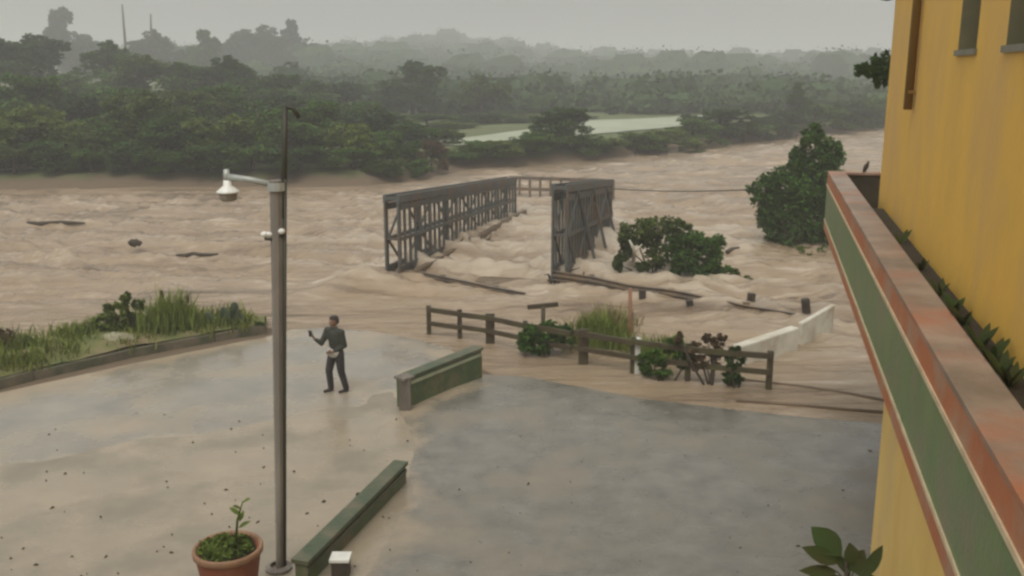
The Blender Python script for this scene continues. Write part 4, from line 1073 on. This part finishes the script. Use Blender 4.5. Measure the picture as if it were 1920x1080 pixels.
part('conduit', MB().tube([pts[0] + Vector((.075, -.02, 0)), pts[4] + Vector((.09, -.02, 0)), pts[8] + Vector((.115, -.02, .02))], .022, 8), M['darkmetal'], lamp, True)
tp = LP(535, 200)
ms = part('mast', MB().tube([b + Vector((.06, 0, -.5)), LP(533, 300), tp], [.045, .04, .035], 8), M['darkmetal'], lamp, True)
part('mast_bracket', MB().tube([tp, tp + Vector((.10, 0, -.02)), tp + Vector((.17, 0, -.14))], .03, 7), M['darkmetal'], ms, True)
part('base_flange', MB().lathe([(.19, -.02), (.19, .05), (.12, .08)], base, 12), M['conc'], lamp)
h0, h1 = LP(508, 346), LP(428, 332)
arm = part('lamp_arm', MB().tube([h0, h0.lerp(h1, .5) + Vector((0, 0, .015)), h1], [.04, .04, .045], 10), M['lampmetal'], lamp, True)
part('clamp', MB().lathe([(.125, -.05), (.125, .06)], LP(519, 350), 12), M['lampmetal'], arm)
hc = LP(427, 352)
hd = part('lamp_head', MB().lathe([(.02, .10), (.05, .10), (.055, .03), (.09, .0), (.145, -.045), (.15, -.065), (.12, -.06)], hc, 20), M['lampwhite'], lamp, True)
part('lamp_stem', MB().tube([hc + Vector((0, 0, .08)), hc + Vector((-.005, 0, .24))], [.05, .035], 10), M['lampmetal'], hd, True)
part('lamp_glass', MB().lathe([(.115, -.06), (.12, -.10), (.11, -.155), (.08, -.175), (.01, -.18)], hc, 18), M['glass'], hd, True)
ins = LP(516, 438)
for sx, dz, nm in ((-.13, -.01, 'insulator'), (.10, .03, 'insulator')):
    part(nm, MB().tube([ins + Vector((0, -.02, dz)), ins + Vector((sx, -.06, dz + .01))], [.03, .035], 9).ball(ins + Vector((sx, -.06, dz + .01)), (.05, .05, .04), 9, 6), M['lampwhite'], lamp, True)
    part('insulator_pin', MB().tube([ins + Vector((sx * .2, -.04, dz - .06)), ins + Vector((sx, -.06, dz - .05))], .022, 7), M['darkmetal'], lamp, True)

# ------------------------------------------------------------------ terracotta pot
pc = P(427, 1024, .92); r = 60 * (pc - cam.location).length / FPX
pot = thing('planter_pot', 'large terracotta pot of low green plants at lower left', 'plant pot', (pc.x, pc.y, 0))
part('pot', MB().lathe([(.0, .12), (r * .66, .12), (r * .70, .16), (r * .93, .84), (r * .93, .88), (r * .82, .88), (r * .78, .80), (.0, .80)], (pc.x, pc.y, 0), 36), M['terracotta'], pot, True)
part('rim', MB().lathe([(r * .925, .82), (r * .995, .84), (r * 1.0, .90), (r * .97, .925), (r * .90, .915), (r * .86, .86)], (pc.x, pc.y, 0), 36), M['rim'], pot, True)
part('plinth', MB().box((pc.x, pc.y, .05), (r * 1.9, r * 1.9, .14)), M['conc'], pot)
mb = MB(); 
vs = [Vector((pc.x, pc.y, .86))] + [Vector((pc.x + r * .85 * math.cos(t), pc.y + r * .85 * math.sin(t), .83)) for t in np.linspace(0, 2 * math.pi, 24, endpoint=False)]
mb.add(vs, [(0, 1 + k, 1 + (k + 1) % 24) for k in range(24)])
part('soil', mb, M['soil'], pot)
pts = ell_points(700, (-.08 * r, .05 * r, .90), (r * .82, r * .78, .10), .0)
o = link('foliage', leaf_mesh('foliage', pts, .085), M['leafC'], pot)
b0 = Vector((pc.x + .08, pc.y + .05, .85))
b1 = R(445, 975, pc.y); b2 = R(455, 940, pc.y)
st = part('stem', MB().tube([b0, b1, b2], [.02, .016, .008], 7), M['leafC'], pot, True)
def bigleaf(root, tip, wid, droop=.15, nrm_hint=(0, -.5, 1)):
    """pointed oval leaf with a folded midrib"""
    root, tip = Vector(root), Vector(tip); ax = tip - root; L = ax.length; ax.normalize()
    s = ax.cross(Vector(nrm_hint)).normalized(); nn = s.cross(ax).normalized()
    prof = [(0, .04), (.12, .45), (.3, .88), (.5, 1.0), (.7, .82), (.87, .42), (1, .02)]
    vs, fs = [], []
    for t, w_ in prof:
        c = root + ax * L * t - nn * droop * L * (t * t - t * .5)
        vs += [c + s * w_ * wid / 2 + nn * w_ * wid * .12, c, c - s * w_ * wid / 2 + nn * w_ * wid * .12]
    for i in range(len(prof) - 1):
        for k in (0, 1): fs.append((i * 3 + k, i * 3 + k + 1, (i + 1) * 3 + k + 1, (i + 1) * 3 + k))
    return MB().add(vs, fs)
for k in range(5):
    a_ = k * 1.4; q = b0.lerp(b2, .45 + .13 * k)
    part('leaf', bigleaf(q, q + Vector((math.cos(a_) * .16, math.sin(a_) * .12, .10)), .07), M['leafC'], pot, True)

# small dark box with a white lid by the wall
p = P(640, 1078, 0)
bx = thing('meter_box', 'small dark box with white lid beside the green wall', 'box', tuple(p))
part('box', MB().box((p.x, p.y, .12), (.24, .22, .26)), M['rubber'], bx)
o = part('lid', MB().box((p.x, p.y, .275), (.28, .26, .04)), M['whitepaint'], bx)

# ------------------------------------------------------------------ broad-leaved plant below the parapet
by = 9.4
pb = R(1592, 1075, by)
pl = thing('broad_leaved_plant', 'broad-leaved green plant at the foot of the yellow wall', 'plant', (pb.x, pb.y, 0))
stem_top = R(1585, 1046, by)
part('stem', MB().tube([(pb.x, pb.y, -.05), (pb.x + .04, pb.y, 1.0), stem_top], [.03, .025, .015], 8), M['bark'], pl, True)
LV = [((1578, 1042), (1522, 988), 52), ((1572, 1056), (1506, 1026), 34), ((1570, 1072), (1500, 1070), 26), ((1596, 1060), (1594, 1018), 34), ((1600, 1072), (1640, 1056), 40), ((1590, 1070), (1622, 1032), 42), ((1618, 1085), (1656, 1022), 26), ((1575, 1080), (1530, 1110), 36), ((1600, 1090), (1660, 1100), 40), ((1560, 1085), (1490, 1100), 30), ((1595, 1100), (1560, 1150), 40), ((1610, 1100), (1640, 1150), 40), ((1585, 1075), (1558, 1020), 20)]
for (r0, t0, w_) in LV:
    a = R(r0[0], r0[1], by); b = R(t0[0], t0[1], by + random.uniform(-.12, .12))
    part('leaf', bigleaf(a, b, w_ * by / FPX, .12, (random.uniform(-.3, .3), -1, .6)), M['houseplant'], pl, True)
    part('leaf_stalk', MB().tube([Vector((pb.x, pb.y, a.z - .15)), a], .008, 6), M['houseplant'], pl, True)

# weeds growing in the gutter behind the parapet
gut = [(1690, 440, 0, 'farthest tiny weed in the gutter behind the parapet', 5), (1728, 492, 0, 'second weed from the far end of the gutter', 5), (1764, 540, 0, 'third weed from the far end of the gutter', 7), (1788, 570, 0, 'fourth weed from the far end of the gutter', 6), (1808, 585, 0, 'fifth weed from the far end, dark and leafy in the gutter', 8), (1838, 630, 0, 'tangled sixth weed from the far end of the gutter', 9),
       (1858, 660, 0, 'third weed from the near end of the gutter', 8), (1876, 685, 0, 'second weed from the near end of the gutter', 8), (1897, 690, 0, 'tall dark weed nearest the viewer in the gutter', 8)]
for px, py, u_, lab, nlv in gut:
    v_ = VX + .40
    rr_ = ray(px, py); u_ = v_ / math.tan(math.atan2(rr_.x, rr_.y) - AZ)
    q = toworld(v_, u_, 4.92); t0 = R(px, py, q.y)
    w_ = thing('gutter_weed', lab, 'weed', tuple(q))
    part('stem', MB().tube([q, (q.x, q.y, t0.z - .1)], [.014, .008], 6), M['leafB'], w_, True)
    for k in range(nlv):
        an = random.uniform(0, 6.28); zq = max(5.02, t0.z - random.uniform(.0, .2))
        r0 = Vector((q.x, q.y, zq - .1)); L_ = random.uniform(.10, .20)
        part('leaf', bigleaf(r0, r0 + Vector((math.cos(an) * L_ * .6, math.sin(an) * L_ * .6, L_)), .06, .1), M['houseplant'], w_, True)

# bird on the far parapet
bp_ = toworld(VX + .70, UE - .13, 5.01)
bird = thing('bird', 'small dark bird perched on the far parapet corner', 'bird', tuple(bp_))
body = MB().tube([bp_ + Vector((-.045, 0, -.01)), bp_ + Vector((-.03, 0, .05)), bp_ + Vector((0, 0, .10)), bp_ + Vector((.02, 0, .15)), bp_ + Vector((.035, 0, .185)), bp_ + Vector((.03, 0, .21)), bp_ + Vector((.07, 0, .195))], [.012, .03, .048, .04, .026, .026, .003], 10)
part('body', body, M['rubber'], bird, True)
for s in (-1, 1):
    part('leg', MB().tube([bp_ + Vector((-.01, s * .015, .06)), bp_ + Vector((0, s * .015, 0))], .004, 5), M['rubber'], bird)
    part('wing', MB().ball(bp_ + Vector((-.005, s * .042, .10)), (.02, .012, .07), 8, 6), M['rubber'], bird, True)

# tree whose branch shows past the building corner
q = toworld(5.2, 27, 0)
blob_plant('courtyard_tree', 'dark leafy branch of a tree showing past the yellow building corner', 'tree', (q.x, q.y, gz(q.x, q.y)), [(1740, 120, 40, 50), (1700, 140, 40, 40), (1668, 120, 30, 30), (1640, 128, 22, 16), (1618, 132, 14, 10), (1650, 148, 14, 18)], q.y, 'leafB', .17, 420, 3, 14, None, .08)

# ------------------------------------------------------------------ person on the road
def remesh(caps, vox, smooth=6):
    """continuous skin over tapered capsules (a, b, ra, rb)"""
    mb = MB()
    for a, b, ra, rb in caps:
        a, b = Vector(a), Vector(b)
        mb.ball(a, ra, 12, 8); mb.ball(b, rb, 12, 8)
        if (b - a).length > 1e-4: mb.tube([a, b], [ra, rb], 12)
    o = bpy.data.objects.new('tmp', mb.mesh('tmp')); col.objects.link(o)
    m_ = o.modifiers.new('r', 'REMESH'); m_.mode = 'VOXEL'; m_.voxel_size = vox; m_.use_smooth_shade = True
    s_ = o.modifiers.new('s', 'SMOOTH'); s_.iterations = smooth; s_.factor = .5
    dg = bpy.context.evaluated_depsgraph_get()
    me = bpy.data.meshes.new_from_object(o.evaluated_get(dg))
    bpy.data.objects.remove(o)
    return me
pp = P(632, 736, 0)
per = thing('person', 'person in dark jacket holding up a phone on the wet road', 'person', (pp.x, pp.y, gz(pp.x, pp.y) + .015))
per.rotation_euler = (0, 0, -.65)
H = dict(neck=(.02, -.01, 1.46), hd=(.0, -.01, 1.63), lsh=(-.17, -.05, 1.40), rsh=(.19, .02, 1.39), lel=(-.21, -.20, 1.13), rel=(.25, .05, 1.10), lha=(-.31, -.31, 1.24), rha=(.10, -.17, .98),
         pel=(.02, 0, .95), lhip=(-.07, 0, .92), rhip=(.12, 0, .92), lkn=(-.12, -.10, .50), rkn=(.14, .02, .50), lan=(-.13, -.05, .08), ran=(.17, .12, .08))
body = [((.02, 0, 1.0), (.02, 0, 1.32), .12, .14), (H['neck'], (.01, -.01, 1.54), .055, .05), ((.0, -.005, 1.64), (-.005, -.02, 1.60), .095, .085), ((-.02, -.05, 1.56), (-.01, -.03, 1.57), .055, .06), ((-.035, -.115, 1.605), (-.03, -.095, 1.63), .014, .012),
        (H['lsh'], H['lel'], .05, .042), (H['lel'], H['lha'], .04, .028), (H['rsh'], H['rel'], .05, .042), (H['rel'], H['rha'], .04, .028),
        (H['lhip'], H['lkn'], .085, .055), (H['lkn'], H['lan'], .052, .036), (H['rhip'], H['rkn'], .085, .055), (H['rkn'], H['ran'], .052, .036)]
def hand(c, fw, side):
    c, fw = Vector(c), Vector(fw).normalized(); sd = Vector(side).normalized(); nn = fw.cross(sd)
    out = [(c, c + fw * .06, .026, .030)]
    for k, L_ in enumerate((.062, .07, .066, .05)):
        r0 = c + fw * .07 + sd * (-.03 + .02 * k); r1 = r0 + fw * L_ * .5 + nn * .01; r2 = r1 + fw * L_ * .35 + nn * .03
        out += [(r0, r1, .0095, .009), (r1, r2, .009, .008)]
    t0 = c + fw * .02 - sd * .03; out += [(t0, t0 + fw * .03 - sd * .025, .011, .010), (t0 + fw * .03 - sd * .025, t0 + fw * .06 - sd * .02, .010, .008)]
    return out
body += hand(H['lha'], (-.35, -.3, .85), (.6, -.8, 0)) + hand(H['rha'], (-.8, -.5, -.1), (0, .3, -1))
link('body', remesh(body, .009, 3), M['skin'], per)
jk = [((.02, .0, 1.02), (.02, 0, 1.30), .155, .165), ((-.05, 0, 1.05), (-.07, -.02, 1.33), .12, .12), ((.09, 0, 1.02), (.10, .01, 1.33), .125, .12), (H['lsh'], H['rsh'], .085, .085), (H['lsh'], H['lel'], .075, .062), (H['lel'], Vector(H['lel']).lerp(Vector(H['lha']), .8), .06, .045), (H['rsh'], H['rel'], .075, .062), (H['rel'], Vector(H['rel']).lerp(Vector(H['rha']), .8), .06, .046), (H['neck'], (.02, 0, 1.42), .075, .09)]
link('jacket', remesh(jk, .018, 5), M['jacket'], per)
link('shirt', remesh([((-.06, -.055, 1.03), (-.065, -.062, 1.20), .098, .085), ((.02, -.045, 1.0), (.0, -.05, 1.08), .115, .1), ((-.02, -.04, .95), (.06, -.03, .95), .15, .145)], .018, 5), M['shirt'], per)
tr_ = [(H['lhip'], H['rhip'], .115, .115), (H['lhip'], H['lkn'], .112, .085), (H['lkn'], (-.13, -.05, .10), .082, .07), (H['rhip'], H['rkn'], .112, .085), (H['rkn'], (.17, .12, .10), .082, .07)]
link('trousers', remesh(tr_, .018, 4), M['trousers'], per)
for s, an in ((-1, 'lan'), (1, 'ran')):
    a = Vector(H[an]); link('shoe', remesh([(a + Vector((0, .02, -.035)), a + Vector((-.05, -.15, -.045)), .045, .034), (a, a + Vector((-.02, -.04, -.03)), .045, .04)], .012, 3), M['rubber'], per)
link('shoulder_strap', remesh([((-.15, -.13, 1.38), (.02, -.175, 1.2), .016, .016), ((.02, -.175, 1.2), (.16, -.12, 1.02), .016, .016), ((-.15, -.13, 1.38), (-.12, .0, 1.47), .016, .016)], .012, 1), M['hair'], per)
link('hair', remesh([((.005, .015, 1.66), (.01, .03, 1.62), .098, .085), ((-.02, -.03, 1.69), (.02, -.02, 1.69), .065, .07)], .012, 3), M['hair'], per)
rp_ = Matrix.Rotation(-.65, 3, 'Z')
ph = Vector(per.location) + rp_ @ (Vector(H['lha']) + Vector((-.06, -.055, .12)))
mb = MB().box(ph, (.075, .010, .15), Matrix.Rotation(-.15, 3, 'Z') @ Matrix.Rotation(.25, 3, 'X'))
solo('phone', mb, M['phone'], "dark phone held up in the person's hand", 'phone', tuple(ph))

# leaf litter, grit and twigs washed over the pavings
V_, F_ = [], []
for k in range(170):
    px, py = random.uniform(-100, 1660), random.uniform(760, 1150)
    q = P(px, py, 0)
    d_ = float(sdist(np.array([q.x]), np.array([q.y]), SHORE)[0])
    if d_ > -.6: continue
    z = gz(q.x, q.y) + .03
    r_ = random.uniform(.006, .02) if random.random() < .94 else random.uniform(.02, .04)
    a_ = random.uniform(0, 6.28); el = random.uniform(1, 3.2); b = len(V_); h_ = r_ * random.uniform(.25, .8)
    for t in range(6):
        x_, y_ = math.cos(t * 1.0472) * r_ * el * random.uniform(.7, 1.2), math.sin(t * 1.0472) * r_
        V_.append((q.x + x_ * math.cos(a_) - y_ * math.sin(a_), q.y + x_ * math.sin(a_) + y_ * math.cos(a_), z - .02))
    V_.append((q.x, q.y, z + h_))
    F_ += [(b + t, b + (t + 1) % 6, b + 6) for t in range(6)]
me = np_mesh('leaf_litter', V_, F_, False)
tag(link('leaf_litter', me, M['soil']), 'scattered leaf litter and grit on the wet paving', None, None, 'stuff')

# ------------------------------------------------------------------ rain haze filling the valley
hz = MB().box((0, 1100, 24), (3800, 2900, 60))
hm = bpy.data.materials.new('rain_haze'); hm.use_nodes = True
hn, hl = hm.node_tree.nodes, hm.node_tree.links
hn.remove(hn['Principled BSDF'])
pv = hn.new("ShaderNodeVolumePrincipled")
pv.inputs['Color'].default_value = (.93, .94, .93, 1)
pv.inputs['Density'].default_value = 0.0019
pv.inputs['Anisotropy'].default_value = 0.0
hl.new(pv.outputs[0], hn['Material Output'].inputs['Volume'])
o = link('haze', hz.mesh('haze'), hm)
tag(o, 'pale rain haze hanging over the valley', None, None, 'stuff')
